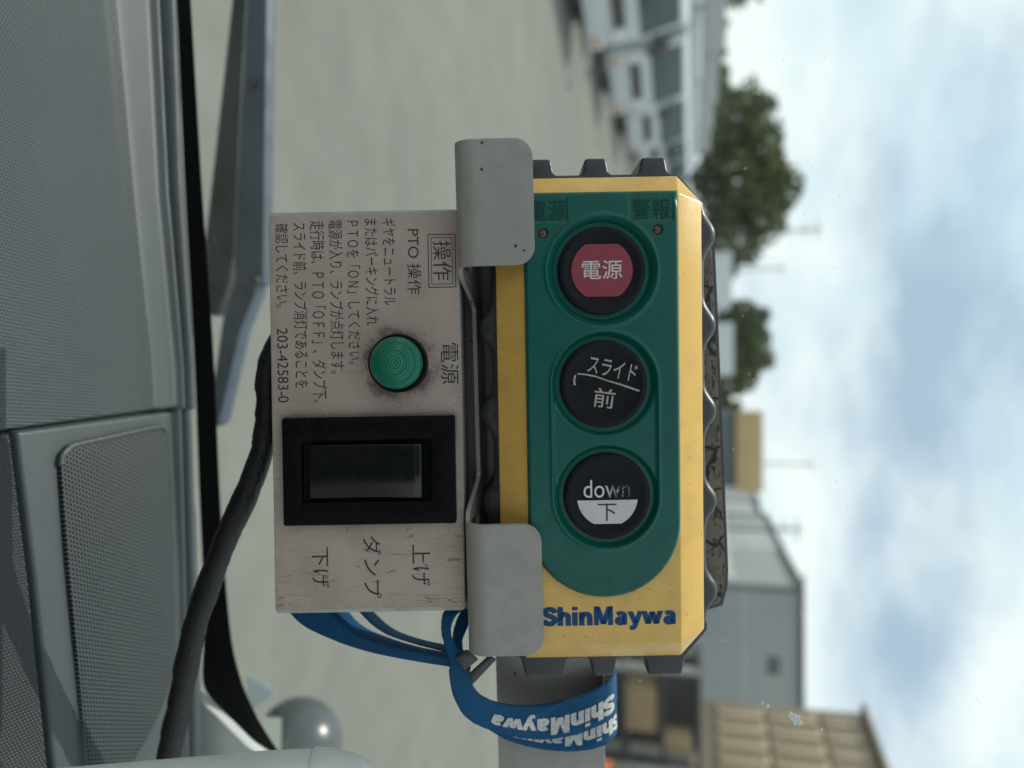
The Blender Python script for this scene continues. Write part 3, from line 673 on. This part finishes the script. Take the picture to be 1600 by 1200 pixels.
# wall between the hooks: front edge swept back in two curves
wp_ = [(h1a+0.001, BZ), (h1a+0.001, -0.0175), (h1b, -0.0175), (h1b, -0.002)]
for k in range(1, 11): t_ = k/10; wp_.append((h1b+0.013*t_, -0.002-0.020*(t_*t_*(3-2*t_))))
for k in range(0, 10): t_ = 1-k/10; wp_.append((h2a-0.013*t_, -0.002-0.020*(t_*t_*(3-2*t_))))
wp_ += [(h2a, -0.002), (h2a, -0.0175), (h2b-0.001, -0.0175), (h2b-0.001, BZ)]
sh_ = lambda z: 0.17*max(0.0, -0.004-z)
a = [bm.verts.new((x, WB_+0.0001+sh_(z), z)) for x, z in wp_]; b = [bm.verts.new((x, WB_-0.0001+TH+sh_(z), z)) for x, z in wp_]; n = len(a)
bm.faces.new(a); bm.faces.new(b[::-1])
for i in range(n): bm.faces.new((a[i], b[i], b[(i+1) % n], a[(i+1) % n]))
bm_obj('ledge', bm, M_bracket, br)
box('back_plate', (h1a+0.020, h2b-0.001, WB_-0.004, WB_+0.062, BZ-0.0018, BZ), M_bracket, br, 0.0004)
ay0, ay1 = bl(778, 1150, BZ-0.002)[1], bl(945, 1150, BZ-0.002)[1]
box('arm', (0.04, 0.22, ay0, ay1, BZ-0.0048, BZ-0.002), M_bracket, br, 0.0005)
M_tape = worn('brown_residue', (0.22, 0.17, 0.13), (0.12, 0.1, 0.08), 0.8, 600, 0.6)
x, y = bl(752, 745, BZ+0.0003)
prism('tape_residue', [(x+0.004*math.cos(t)*(0.7+0.5*random.random()), y+0.0032*math.sin(t)*(0.7+0.5*random.random())) for t in np.linspace(0, 6.1, 16)], BZ+0.0001, BZ+0.0005, M_tape, br)
# foam pad at the back
pm = [(1100,380),(1114,388),(1120,520),(1128,720),(1135,890),(1134,915),(1126,942),(1100,950)]
fp = thing('backing_pad', 'cracked brown foam pad on a black plate behind the remote', 'pad', mw=BM)
q = [bl(a, b, -0.030) for a, b in pm]
prism('foam', [(x, y-0.0006) for x, y in q], -0.0335, -0.029, M_pad, fp, 0.0005)
q2 = [bl(a+(3 if a > 1105 else 0), b+(-4 if b < 400 else 4 if b > 930 else 0), -0.034) for a, b in pm]
prism('plate', q2, BZ+0.0003, -0.0336, M_rubber, fp, 0.0004)

# ================================================================== CONTROL PANEL
PM = frame(573, 642, -0.008, 1.0, 0.0)
cp = thing('control_panel', 'grey switch box with a pinkish printed label, green lamp and black rocker', 'control box', mw=PM)
def pl_(px, py, z=0.0): return on_local(PM, px, py, z)
x0, y0 = pl_(421, 331); x1, y1 = pl_(726, 957)
X0, X1 = pl_(570, 329)[0], pl_(575, 957)[0]; Y0, Y1 = pl_(424, 642)[1], pl_(722, 642)[1]
def rrect(x0, x1, y0, y1, r, n=6):
    o = []
    for cx, cy, a0 in ((x1-r, y1-r, 0), (x0+r, y1-r, 90), (x0+r, y0+r, 180), (x1-r, y0+r, 270)):
        for k in range(n+1): a = R_(a0+90*k/n); o.append((cx+r*math.cos(a), cy+r*math.sin(a)))
    return o
prism('case', rrect(X0, X1, Y0, Y1, 0.0016), -0.030, -0.0003, M_box, cp, 0.0005)
LX, LY = pl_(624, 568); sx0, sy0 = pl_(444, 653); sx1, sy1 = pl_(714, 815)
def label_mat():
    m = mat('panel_label', (0.30, 0.26, 0.24), 0.4, 0.2); g = G(m); v = g.coord(); x, y, z = g.xyz(v)[:3]
    grain = g.noise(g.coord(scale=(1, 14, 1)), 900, 3)
    c = g.mix(g.ramp(g.noise(v, 60, 4), [(0.35, 0.0), (0.7, 1.0)]), (0.35, 0.272, 0.228), (0.42, 0.338, 0.282))
    c = g.mix(g.rng(grain, 0.35, 0.7, 0, 0.25), c, (0.22, 0.19, 0.175))
    dx = g.math('SUBTRACT', x, LX); dy = g.math('SUBTRACT', y, LY)
    dl_ = g.math('SQRT', g.math('ADD', g.math('MULTIPLY', dx, dx), g.math('MULTIPLY', dy, dy)))
    near1 = g.math('MULTIPLY', g.rng(dl_, 0.009, 0.0185, 1.5, 0), g.rng(g.noise(v, 130, 2), 0.35, 0.62, 0.35, 1.1))
    bx = g.math('SUBTRACT', g.math('ABSOLUTE', g.math('SUBTRACT', x, (sx0+sx1)/2)), (sx1-sx0)/2)
    by = g.math('SUBTRACT', g.math('ABSOLUTE', g.math('SUBTRACT', y, (sy0+sy1)/2)), (sy1-sy0)/2)
    near2 = g.math('MULTIPLY', g.rng(g.math('MAXIMUM', bx, by), 0.0, 0.005, 1, 0), g.rng(x, sx0+0.006, sx0+0.022, 1.0, 0.25))
    near3 = g.math('MULTIPLY', g.rng(y, Y1-0.009, Y1, 0, 0.8), g.rng(x, LX-0.006, LX+0.006, 0, 1))
    near = g.math('MAXIMUM', g.math('MAXIMUM', near1, near2), near3)
    sp = g.noise(v, 2600, 3, 0.7)
    thr = g.math('SUBTRACT', 0.70, g.math('MULTIPLY', near, 0.25))
    c = g.mix(g.math('MULTIPLY', g.rng(g.math('SUBTRACT', sp, thr), 0.0, 0.05), 0.8), c, (0.05, 0.045, 0.04))
    for k, (rot, off, st) in enumerate(((0.9, 0.0, 0.10), (0.45, 0.31, 0.08), (1.2, 0.7, 0.12), (-0.5, 1.1, 0.1))):
        ln_ = g.noise(g.coord(scale=(1, st, 1), rot=(0, 0, rot), loc=(off, off, 0)), 170, 1)
        msk = g.math('LESS_THAN', g.math('ABSOLUTE', g.math('SUBTRACT', ln_, 0.5)), 0.0042)
        msk = g.math('MULTIPLY', msk, g.math('GREATER_THAN', g.noise(g.coord(loc=(off, 0.2, 0)), 120, 2), 0.56))
        msk = g.math('MULTIPLY', msk, g.rng(x, LX, sx1+0.01, 0.12, 0.75)); c = g.mix(msk, c, (0.15, 0.11, 0.09))
    st_ = g.ramp(g.noise(v, 38, 5, 0.7), [(0.55, 0.0), (0.75, 0.5)]); c = g.mix(st_, c, (0.27, 0.205, 0.175))
    edge = g.rng(g.math('MINIMUM', g.math('SUBTRACT', y, Y0), g.math('SUBTRACT', X1, x)), 0.0, 0.004, 1, 0)
    c = g.mix(g.math('MULTIPLY', edge, g.ramp(g.noise(v, 300, 4), [(0.4, 0.0), (0.6, 0.7)])), c, (0.24, 0.22, 0.18))
    g.col(c); g.rough(g.rng(grain, 0.3, 0.7, 0.34, 0.5)); g.bump(grain, 0.00003, 0.5); return m
prism('label_plate', rrect(X0+0.0012, X1-0.0014, Y0+0.0004, Y1-0.0003, 0.0014), -0.0004, 0.0, label_mat(), cp, 0.00008, 1)
lines = [('操作', 691, 407, 62, 29), ('PTO 操作', 647, 409, 102, 22), ('ギヤをニュートラル', 609, 409, 136, 21), ('またはパーキングに入れ', 581, 425, 166, 21),
         ('ＰＴＯを「ＯＮ」してください。', 553, 457, 224, 21), ('電源が入り、ランプが点灯します。', 526, 464, 240, 22), ('走行時は、ＰＴＯ「ＯＦＦ」、ダンプ下、', 498, 487, 284, 23),
         ('スライド前、ランプ消灯であることを', 470, 477, 258, 22), ('確認してください。', 441, 415, 131, 21), ('203-42583-0', 442, 571, 116, 17),
         ('電源', 703, 568, 64, 28), ('下げ', 501, 887, 63, 27), ('ダンプ', 582, 886, 97, 28), ('上げ', 658, 883, 64, 29)]
it = []
for b, px, py, ln, ht in lines: x, y = pl_(px, py); it.append((b, x, y, ln*K*1.032, ht*K*1.032))
text_in(it, 0.00006, 'lettering', M_ink, cp)
vs, fs = [], []
for e, th in ((0, 1.4), (5, 1.0)):
    a, b_ = pl_(668+e, 366+e); c, d_ = pl_(713-e, 449-e); th *= K
    for q in ((a, c, b_, b_+th), (a, c, d_-th, d_), (a, a+th, b_+th, d_-th), (c-th, c, b_+th, d_-th)):
        n0 = len(vs); vs += [(q[0], q[2], 0.00006), (q[1], q[2], 0.00006), (q[1], q[3], 0.00006), (q[0], q[3], 0.00006)]; fs.append((n0, n0+1, n0+2, n0+3))
mesh_obj('printed_frame', vs, fs, M_ink, cp)
# pilot lamp
rb = 46*K*1.02
lp = lathe('lamp_bezel', [(rb,0.0),(rb,0.0035),(rb*0.97,0.0055),(rb*0.93,0.006),(rb*0.89,0.006),(rb*0.88,0.004)], LX, LY, M_black, cp, 72)
rl = rb*0.875; prof = [(rl, 0.003), (rl, 0.0075), (rl*0.985, 0.0080)]
for k in range(1, 61):
    f = 1-k/61; r = rl*f; prof.append((r*0.98, 0.0081+0.0046*(1-f*f)+0.00032*abs(math.sin(k*math.pi/6.6))))
lathe('lamp_lens', prof, LX, LY, M_lens, lp, 72, 60)
# rocker switch
def ring(name, o_, i_, z0, z1, zi, m, parent):
    bmm = bmesh.new(); n = len(o_)
    A = [bmm.verts.new((*p, z0)) for p in o_]; B = [bmm.verts.new((*p, z1)) for p in o_]; Cc = [bmm.verts.new((*p, z1)) for p in i_]; Dd = [bmm.verts.new((*p, zi)) for p in i_]
    for i in range(n):
        j = (i+1) % n
        for u, w_ in ((A, B), (B, Cc), (Cc, Dd)): bmm.faces.new((u[i], u[j], w_[j], w_[i]))
    bmm.faces.new(Dd)
    return bm_obj(name, bmm, m, parent, 0.0004)
ix0, iy0 = pl_(474, 688); ix1, iy1 = pl_(677, 780)
sf = ring('switch_frame', rrect(sx0, sx1, sy0, sy1, 0.0008), rrect(ix0, ix1, iy0, iy1, 0.0012), 0.0, 0.0030, 0.0003, M_black, cp)
kx0, ky0 = pl_(487, 695); kx1, ky1 = pl_(662, 774)
bm = bmesh.new(); ym = ky0+(ky1-ky0)*0.52
pr = [(ky0, 0.0004), (ky0, 0.0034), (ym, 0.0024), (ky1-0.003, 0.0052), (ky1, 0.0050), (ky1, 0.0004)]
a = [bm.verts.new((kx0, y, z)) for y, z in pr]; b = [bm.verts.new((kx1, y, z)) for y, z in pr]; n = len(a)
bm.faces.new(a); bm.faces.new(b[::-1])
for i in range(n): bm.faces.new((a[i], b[i], b[(i+1) % n], a[(i+1) % n]))
bm_obj('rocker', bm, M_gloss, sf, 0.0004)

# ================================================================== REMOTE CONTROL
RM = frame(942, 652, 0.0, 1.0, 2.5)
rc = thing('remote_control', 'yellow handheld remote with green pad, three black buttons and rubber bumper', 'remote control', mw=RM)
def P_(u, v): return (u*K, v*K)
outl = [(-378,-125),(-378,125),(-336,164),(350,164),(393,125),(393,-125),(350,-164),(-336,-164)]
inn = [(-346,-119),(-346,120),(360,120),(360,-119)]
bm = bmesh.new()
o0 = [bm.verts.new((*P_(*p), -0.022)) for p in outl]; o1 = [bm.verts.new((*P_(*p), -0.0065)) for p in outl]; i0 = [bm.verts.new((*P_(*p), 0.0)) for p in inn]
bm.faces.new(i0); bm.faces.new(o0[::-1])
for i in range(8): bm.faces.new((o0[i], o0[(i+1) % 8], o1[(i+1) % 8], o1[i]))
for A, Bv in (((o1[0], o1[1]), (i0[1], i0[0])), ((o1[2], o1[3]), (i0[2], i0[1])), ((o1[4], o1[5]), (i0[3], i0[2])), ((o1[6], o1[7]), (i0[0], i0[3]))): bm.faces.new((*A, *Bv))
for A, c in (((o1[1], o1[2]), i0[1]), ((o1[3], o1[4]), i0[2]), ((o1[5], o1[6]), i0[3]), ((o1[7], o1[0]), i0[0])): bm.faces.new((*A, c))
bm_obj('housing', bm, M_yellow, rc, 0.0005, 3)
# rubber bumper with bumps and feet
def side(sgn, us):
    o_ = []
    pk = (-288, -143, -4, 144, 293)
    for u in us: o_.append((u, sgn*(173 + 19*sum(math.exp(-((u-p)/27)**2.6 if u > p else -((p-u)/27)**2.6) for p in pk))))
    return o_
def teeth(u0, dirn, spans, hgt):
    o_ = []
    for a, b_ in spans: o_ += [(u0, a), (u0+dirn*hgt, a+5), (u0+dirn*hgt, b_-5), (u0, b_)]
    return o_
poly = [(-385,-130)] + teeth(-385, -1, ((-112,-68),(-24,20),(66,114)), 26) + [(-385,130),(-340,173)]
poly += side(1, np.linspace(-330, 346, 84)) + [(356,173),(400,132)]
tb = []
for a, b_ in ((136,68),(24,-22),(-58,-134)): tb += [(400, a), (430, a-6), (430, b_+6), (400, b_)]
poly = poly[:-1] + [(400,136)] + tb[1:] + [(356,-173)] + side(-1, np.linspace(346, -330, 84)) + [(-340,-173)]
def round_poly(pts, r, n=4):
    o_ = []
    for i in range(len(pts)):
        p, a, b = Vector(pts[i]), Vector(pts[i-1]), Vector(pts[(i+1) % len(pts)])
        da, db = a-p, b-p
        if da.length < 1e-6 or db.length < 1e-6: continue
        if abs(da.angle(db)-math.pi) < 0.3: o_.append(tuple(p)); continue
        q = min(r, da.length*0.45, db.length*0.45); s, e = p+da.normalized()*q, p+db.normalized()*q
        for k in range(n+1):
            t = k/n; o_.append(tuple(s*(1-t)**2 + p*2*t*(1-t) + e*t*t))
    return o_
bo = np.array([P_(*p) for p in round_poly(poly, 6)])
tn = np.roll(bo, -1, 0)-np.roll(bo, 1, 0); tn /= np.maximum(np.linalg.norm(tn, axis=1), 1e-9)[:, None]; nr = np.stack([-tn[:,1], tn[:,0]], 1)
ctr = np.sign(((bo.mean(0)-bo)*nr).sum(1)).sum(); nr *= 1 if ctr > 0 else -1
bm = bmesh.new(); rings = []
for ins, zz in ((0.0010,-0.0085),(0.0006,-0.00862),(0.00028,-0.0089),(0.00008,-0.0094),(0,-0.0102),(0,-0.0325),(0.0004,-0.033)):
    fac = np.where((np.abs(bo[:,1]) > 168*K) & (np.abs(bo[:,0]) < 345*K), 2.7, 1.0)
    zf = np.where(zz > -0.02, -0.0085 + (zz+0.0085)*fac, zz)
    rings.append([bm.verts.new((p[0], p[1], z_)) for p, z_ in zip(bo + nr*ins*fac[:, None], zf)])
for A, B_ in zip(rings[:-1], rings[1:]):
    for i in range(len(A)): bm.faces.new((A[i], A[(i+1) % len(A)], B_[(i+1) % len(A)], B_[i]))
bm.faces.new(rings[0]); bm.faces.new(rings[-1][::-1])
bm_obj('bumper', bm, M_rubber, rc, smooth=True)
# green button pad: fine height field
def sd_pad(u, v):
    # rectangle u in [-349, 164], |v| <= 119.5, closed by a half circle
    c = 164.0; rr = 119.5
    d_round = np.where(u > c, np.hypot(u-c, v)-rr, np.abs(v)-rr); return np.maximum(d_round, -349-u)
st = 1.1
uu = np.arange(-351, 286, st); vv = np.arange(-121, 121.5, st); U, V = np.meshgrid(uu, vv, indexing='ij')
sd = sd_pad(U, V)
for _ in range(3):     # snap the border onto the outline
    e = 0.01; s0 = sd_pad(U, V); gu = (sd_pad(U+e, V)-s0)/e; gv = (sd_pad(U, V+e)-s0)/e
    near = (s0 > -0.55*st) & (s0 < 1.3*st); U = np.where(near, U-gu*s0, U); V = np.where(near, V-gv*s0, V)
sd2 = sd_pad(U, V); keep = sd < 1.0*st
ss = lambda x: np.clip(x, 0, 1)**2*(3-2*np.clip(x, 0, 1))
z = 2.3*np.sqrt(np.clip(1-(1-np.clip(-sd2/6.0, 0, 1))**2, 0, 1)) - 0.15
BT = [(-227, 0), (-52, 1), (123, 4)]
slot = np.hypot(V-2.5, np.where(U < BT[1][0], U-BT[1][0], np.where(U > BT[2][0], U-BT[2][0], 0)))-81
c0 = np.hypot(U-BT[0][0], V-BT[0][1])-84
lip = np.minimum(slot, c0)
z += 0.50*np.exp(-((lip-2.2)/2.6)**2)
z -= 0.55*ss((1.0-lip)/5.0)
for bu, bv in BT:
    d = np.hypot(U-bu, V-bv); z -= 1.5*ss((82-d)/9.0)
lab = [(-348+10, -304, -112, -52), (-340, -304, 43, 111)]
for a, b_, c, d_ in ((-339, -302, -112, -52), (-339, -302, 43, 111)):
    dd = np.maximum(np.maximum(a-U, U-b_), np.maximum(c-V, V-d_)); z -= 0.35*ss((1-dd)/2.0)
for pu, pv in ((-285, -90), (-288, 86)): z -= 0.9*ss((9-np.hypot(U-pu, V-pv))/2.0)
# nicked upper corner and small scuffs
z -= 0.5*np.exp(-(((U+345)/6)**2+((V-52)/9)**2))*(0.6+0.4*np.sin(V*1.7)); z -= 0.5*np.exp(-(((U+334)/8)**2+((V-116)/4)**2))
idx = -np.ones(U.shape, int); idx[keep] = np.arange(keep.sum())
vs = np.stack([U[keep]*K, V[keep]*K, z[keep]*0.001], 1)
a, b, c, d = idx[:-1,:-1], idx[1:,:-1], idx[1:,1:], idx[:-1,1:]; okq = (a >= 0) & (b >= 0) & (c >= 0) & (d >= 0)
fs = np.stack([a[okq], b[okq], c[okq], d[okq]], 1)
mesh_obj('button_pad', vs.tolist(), fs.tolist(), M_green, rc, True)
def rl_(px, py, z): return on_local(RM, px, py, z)
# embossed words in the two small fields
xa, ya = P_(-320, -82); xb, yb = P_(-320, 77)
text_in([('電源', xa, ya, 56*K, 31*K), ('警報', xb, yb, 58*K, 31*K)], 0.00200, 'embossed_lettering', M_greendk, rc, 1)
for pu, pv in ((-285, -90), (-288, 86)):
    x, y = P_(pu, pv); led = lathe('indicator', [(7.5*K, 0.0009), (7.0*K, 0.0014), (5*K, 0.0017), (2*K, 0.0018)], x, y, M_led, rc, 24)
    tag(led, 'small unlit brown indicator')
# buttons
def button(k, zt=0.0026):
    x, y = P_(*BT[k]); r = 67*K
    return x, y, lathe('button', [(r*1.04,-0.002),(r*1.04,-0.0002),(r,0.0002),(r,zt-0.0007),(r*0.985,zt-0.0003),(r*0.95,zt-0.00005),(r*0.90,zt),(r*0.88,zt),(r*0.86,zt-0.00012),(r*0.5,zt-0.00006),(r*0.2,zt)], x, y, M_button, rc, 80)
zt = 0.0026
x, y, b0 = button(0); tag(b0, 'button with a red face')
r = 47*K; hh = 40*K; a0 = math.acos(hh/r); seg_ = []
for sgn in (1, -1):
    for t in np.linspace(a0, math.pi-a0, 24): seg_.append((x + (r*math.cos(t) if sgn > 0 else -r*math.cos(t)), y + sgn*r*math.sin(t)))
prism('button_face', seg_, zt-0.0001, zt+0.00015, M_red, b0)
text_in([('電源', x-1*K, y, 62*K, 29*K)], zt+0.0002, 'lettering', M_whitep, b0, 1, 0.004)
x, y, b1 = button(1); tag(b1, 'button with worn slanted print')
cx, cy = x, y
def bp(px, py): return rl_(px, py, zt)
p1 = bp(957, 576); p2 = bp(944, 622); TL = R_(-11)
text_in([('スライド', p1[0], p1[1], 76*K, 27*K, R_(-13)), ('前', p2[0], p2[1], 33*K, 30*K, R_(-8))], zt+0.0002, 'lettering', M_pale, b1, 1, 0.006)
def strip(pts, wd, z, name, m, parent):
    vs, fs = [], []
    for i, (px, py) in enumerate(pts):
        p = Vector(bp(px, py)); q = Vector(bp(*pts[min(i+1, len(pts)-1)]))-Vector(bp(*pts[max(i-1, 0)])); n_ = Vector((-q.y, q.x)).normalized()*wd/2
        ww = 0.7+0.6*random.random(); vs += [(p.x+n_.x*ww, p.y+n_.y*ww, z), (p.x-n_.x*ww, p.y-n_.y*ww, z)]
    for i in range(len(pts)-1): fs.append((2*i, 2*i+1, 2*i+3, 2*i+2))
    return mesh_obj(name, vs, fs, m, parent)
strip([(902,584),(915,585),(930,588),(950,595),(970,601),(985,606),(999,611)], 2.6*K, zt+0.0002, 'printed_line', M_pale, b1)
strip([(899,586),(897,594),(898,602)], 3.0*K, zt+0.0002, 'printed_line', M_pale, b1)
x, y, b2 = button(2); tag(b2, 'button with a half white face')
seg_ = []; r = 47*K
yt = 5*K; yb = 42*K       # measured along +x (image down)
t1 = math.asin(yt/r); t2 = math.asin(yb/r)
for t in np.linspace(t1, t2, 14): seg_.append((x + r*math.sin(t), y + r*math.cos(t)))
for t in np.linspace(t2, t1, 14): seg_.append((x + r*math.sin(t), y - r*math.cos(t)))
prism('button_face', seg_, zt-0.0001, zt+0.00015, M_whitep, b2)
text_in([('下', x+24*K, y-0.5*K, 29*K, 27*K)], zt+0.0002, 'lettering', M_ink, b2, 1)
# worn white word: pushed through a grey print that is rubbed off at its end
m = mat('rubbed_print', (0.5, 0.49, 0.47), 0.5); g = G(m); v = g.coord(); X_, Y_, Z_ = g.xyz(v)[:3]
wr = g.math('MULTIPLY', g.rng(Y_, y-4.0*K, y+12*K), g.ramp(g.noise(v, 700, 3, 0.6), [(0.50, 1.0), (0.60, 0.35)]))
g.col(g.mix(wr, (0.52, 0.51, 0.49), (0.03, 0.03, 0.033)))
text_in([('down', x-13*K, y-1*K, 72*K, 28*K)], zt+0.0002, 'lettering', m, b2, 1)
# maker's name
xx, yy = rl_(951, 966, 0.0001)
text_in([('ShinMaywa', xx, yy, 212*K, 39*K)], 0.00012, 'lettering', M_blue, rc, 1, 'heavy')

# ================================================================== STRAP, CLIP, CABLE
def ribbon(name, e1, e2, parent, n=8, th=0.0007, m=M_strap):
    A = spline([dl(*p) for p in e1], n); B = spline([dl(*p) for p in e2], n)
    nw = 8; vs, fs, uv = [], [], []
    S = np.concatenate([[0], np.cumsum(np.linalg.norm(np.diff((A+B)/2, axis=0), axis=1))])
    T = np.gradient((A+B)/2, axis=0); Cx = B-A; Nn = np.cross(T, Cx); Nn /= np.linalg.norm(Nn, axis=1)[:, None]
    if Nn[len(Nn)//2][2] < 0: Nn = -Nn
    ns = len(A)
    for sgn in (1, -1):
        for i in range(ns):
            for k in range(nw+1):
                f = k/nw; jag = (0.0001*math.sin(S[i]/0.0011*2*math.pi) if k in (0, nw) else 0)
                vs.append(A[i]+Cx[i]*f + Nn[i]*sgn*th/2*(1-0.4*(abs(2*f-1)**6)) + Cx[i]/np.linalg.norm(Cx[i])*jag)
                uv.append((S[i], f*np.linalg.norm(Cx[i])))
    q = lambda s, i, k: s*ns*(nw+1)+i*(nw+1)+k
    for i in range(ns-1):
        for k in range(nw):
            fs.append((q(0,i,k), q(0,i+1,k), q(0,i+1,k+1), q(0,i,k+1))); fs.append((q(1,i,k), q(1,i,k+1), q(1,i+1,k+1), q(1,i+1,k)))
        fs.append((q(0,i,0), q(1,i,0), q(1,i+1,0), q(0,i+1,0))); fs.append((q(0,i,nw), q(0,i+1,nw), q(1,i+1,nw), q(1,i,nw)))
    o = mesh_obj(name, vs, fs, m, parent, True)
    ul = o.data.uv_layers.new(name='UVMap')
    for lp_ in o.data.loops: ul.data[lp_.index].uv = uv[lp_.vertex_index]
    bmm = bmesh.new(); bmm.from_mesh(o.data); bmesh.ops.recalc_face_normals(bmm, faces=bmm.faces); bmm.to_mesh(o.data); bmm.free()
    o.data.polygons.foreach_set('use_smooth', [True]*len(o.data.polygons))
    return o, A, B, Nn, S
sp = thing('wrist_strap', 'blue woven strap with white lettering looped around the grey bracket arm', 'strap', mw=DM)
def rib_text(R, body, s0, s1, f0, f1, parent):
    o, A, B, Nn, S = R
    v, f = heavy(body); vs = []
    for x, y in v:
        s = s0+(s1-s0)*x; fr = f0+(f1-f0)*y; p = []
        for d in range(3):
            a_ = np.interp(s, S, A[:, d]); b_ = np.interp(s, S, B[:, d]); n_ = np.interp(s, S, Nn[:, d]); p.append(a_+(b_-a_)*fr+n_*0.0006)
        vs.append(p)
    ob = mesh_obj('lettering', vs, f, M_thread, parent)
w_ = lambda k: -0.001*k
Bb = ribbon('lower_loop', [(752,1106,-.023),(770,1120,-.0265),(800,1130,-.030),(850,1136,-.0335),(905,1126,-.034),(940,1112,-.0345),(957,1100,-.038),(962,1092,-.048)],
            [(742,1122,-.025),(760,1137,-.0285),(795,1157,-.032),(850,1171,-.0345),(905,1173,-.035),(942,1165,-.0355),(960,1150,-.039),(964,1140,-.049)], sp)
Ra = ribbon('upper_loop', [(732,1022,-.008),(734,1050,-.011),(742,1076,-.015),(762,1092,-.019),(800,1101,-.0245),(850,1100,-.029),(905,1087,-.031),(940,1071,-.0325),(957,1057,-.036),(962,1045,-.048)],
            [(704,1034,-.010),(702,1058,-.013),(712,1095,-.017),(735,1126,-.021),(790,1148,-.026),(850,1155,-.030),(905,1146,-.032),(940,1130,-.0335),(958,1116,-.037),(963,1100,-.049)], sp)
def s_at(R, px):
    o, A, B, Nn, S = R; Mm = (A+B)/2; best = None
    xs = [800 + F*y/(D-z) for x, y, z in Mm]; k = max(range(len(xs)), key=lambda i: -abs(xs[i]-px) + (i > len(xs)*0.25)*0); return S[k]
rib_text(Ra, 'ShinMaywa', s_at(Ra, 958), s_at(Ra, 772), 0.26, 0.88, Ra[0])
rib_text(Bb, 'ShinMaywa', s_at(Bb, 961), s_at(Bb, 800), 0.22, 0.80, Bb[0])
ribbon('tail', [(500,940,-.022),(525,966,-.022),(560,994,-.022),(620,1012,-.021),(705,1028,-.018),(735,1034,-.016)], [(440,940,-.024),(468,972,-.024),(508,994,-.024),(580,1019,-.023),(700,1041,-.020),(735,1046,-.018)], sp)
ribbon('tail', [(560,930,-.038),(585,958,-.038),(616,984,-.037),(660,1000,-.034),(705,1010,-.030),(735,1020,-.026)], [(545,930,-.026),(566,960,-.026),(600,988,-.026),(650,1006,-.025),(702,1019,-.023),(735,1028,-.022)], sp)
ribbon('tail', [(535,945,-.040),(566,978,-.040),(610,998,-.038),(662,1013,-.035),(715,1022,-.032)], [(478,954,-.031),(530,990,-.031),(596,1013,-.029),(655,1026,-.027),(714,1036,-.025)], sp)
ribbon('knot', [(728,950,-.012),(712,962,-.010),(704,985,-.009),(712,1010,-.0085),(733,1030,-.008)], [(716,938,-.016),(694,956,-.013),(690,985,-.011),(697,1015,-.010),(704,1040,-.010)], sp)
ribbon('knot', [(742,955,-.020),(728,985,-.019),(722,1005,-.018),(728,1035,-.018)], [(722,950,-.022),(710,980,-.021),(708,1005,-.020),(714,1035,-.020)], sp)
# metal clip between strap and bracket
q = [(712,1032),(735,1014),(775,1024),(738,1068)]
hexa('clip', [dl(a, b, -.0065) for a, b in ((710,1028),(730,1014),(748,1030),(726,1048))], [dl(a, b, -.0100) for a, b in ((710,1028),(730,1014),(748,1030),(726,1048))], M_metal, sp, 0.0006)
hexa('clip', [dl(a, b, -.0070) for a, b in ((733,1052),(764,1023),(776,1030),(738,1070))], [dl(a, b, -.0100) for a, b in ((733,1052),(764,1023),(776,1030),(738,1070))], M_metal, sp, 0.0006)
# taped cable
cpts = [(470,500,-.036),(432,540,-.036),(418,590,-.036),(418,640,-.036),(412,695,-.036),(388,765,-.038),(352,845,-.042),(322,925,-.048),(303,985,-.053),(288,1060,-.060),(276,1120,-.066),(264,1180,-.072),(250,1240,-.078)]
cs_ = spline([dl(*p) for p in cpts], 16)
rr = [(0.0040 + 0.00028*((i*0.7) % 9)/9 + 0.00010*math.sin(i*0.55) + 0.00016*math.sin(i*0.23+1))*(1.0+0.18*i/len(cs_)) for i in range(len(cs_))]
cb = thing('taped_cable', 'black taped cable running from the switch box down over the dash', 'cable', mw=DM)
tube('sheath', cs_, rr, M_cable, cb, 28, 0.035)

# unseen dark seat added behind the viewpoint, so glossy fronts reflect something dark
M_added_seat = worn('added_seat_dark', (0.022, 0.023, 0.026), (0.04, 0.04, 0.042), 0.9, 30, 0.4, spec=0.1)
st = thing('added_dark_seat', 'unseen dark seat added for glossy parts to reflect, with a headrest facing the windshield', 'seat', loc=(0, -0.55, 0))
box('backrest', (-0.25, 0.25, -0.13, 0.0, CZ-0.70, CZ+0.06), M_added_seat, st, 0.05); box('seat_cushion', (-0.25, 0.25, -0.05, 0.42, CZ-0.86, CZ-0.71), M_added_seat, st, 0.05)
box('headrest', (-0.20, 0.20, -0.12, -0.02, CZ+0.08, CZ+0.36), M_added_seat, st, 0.04)
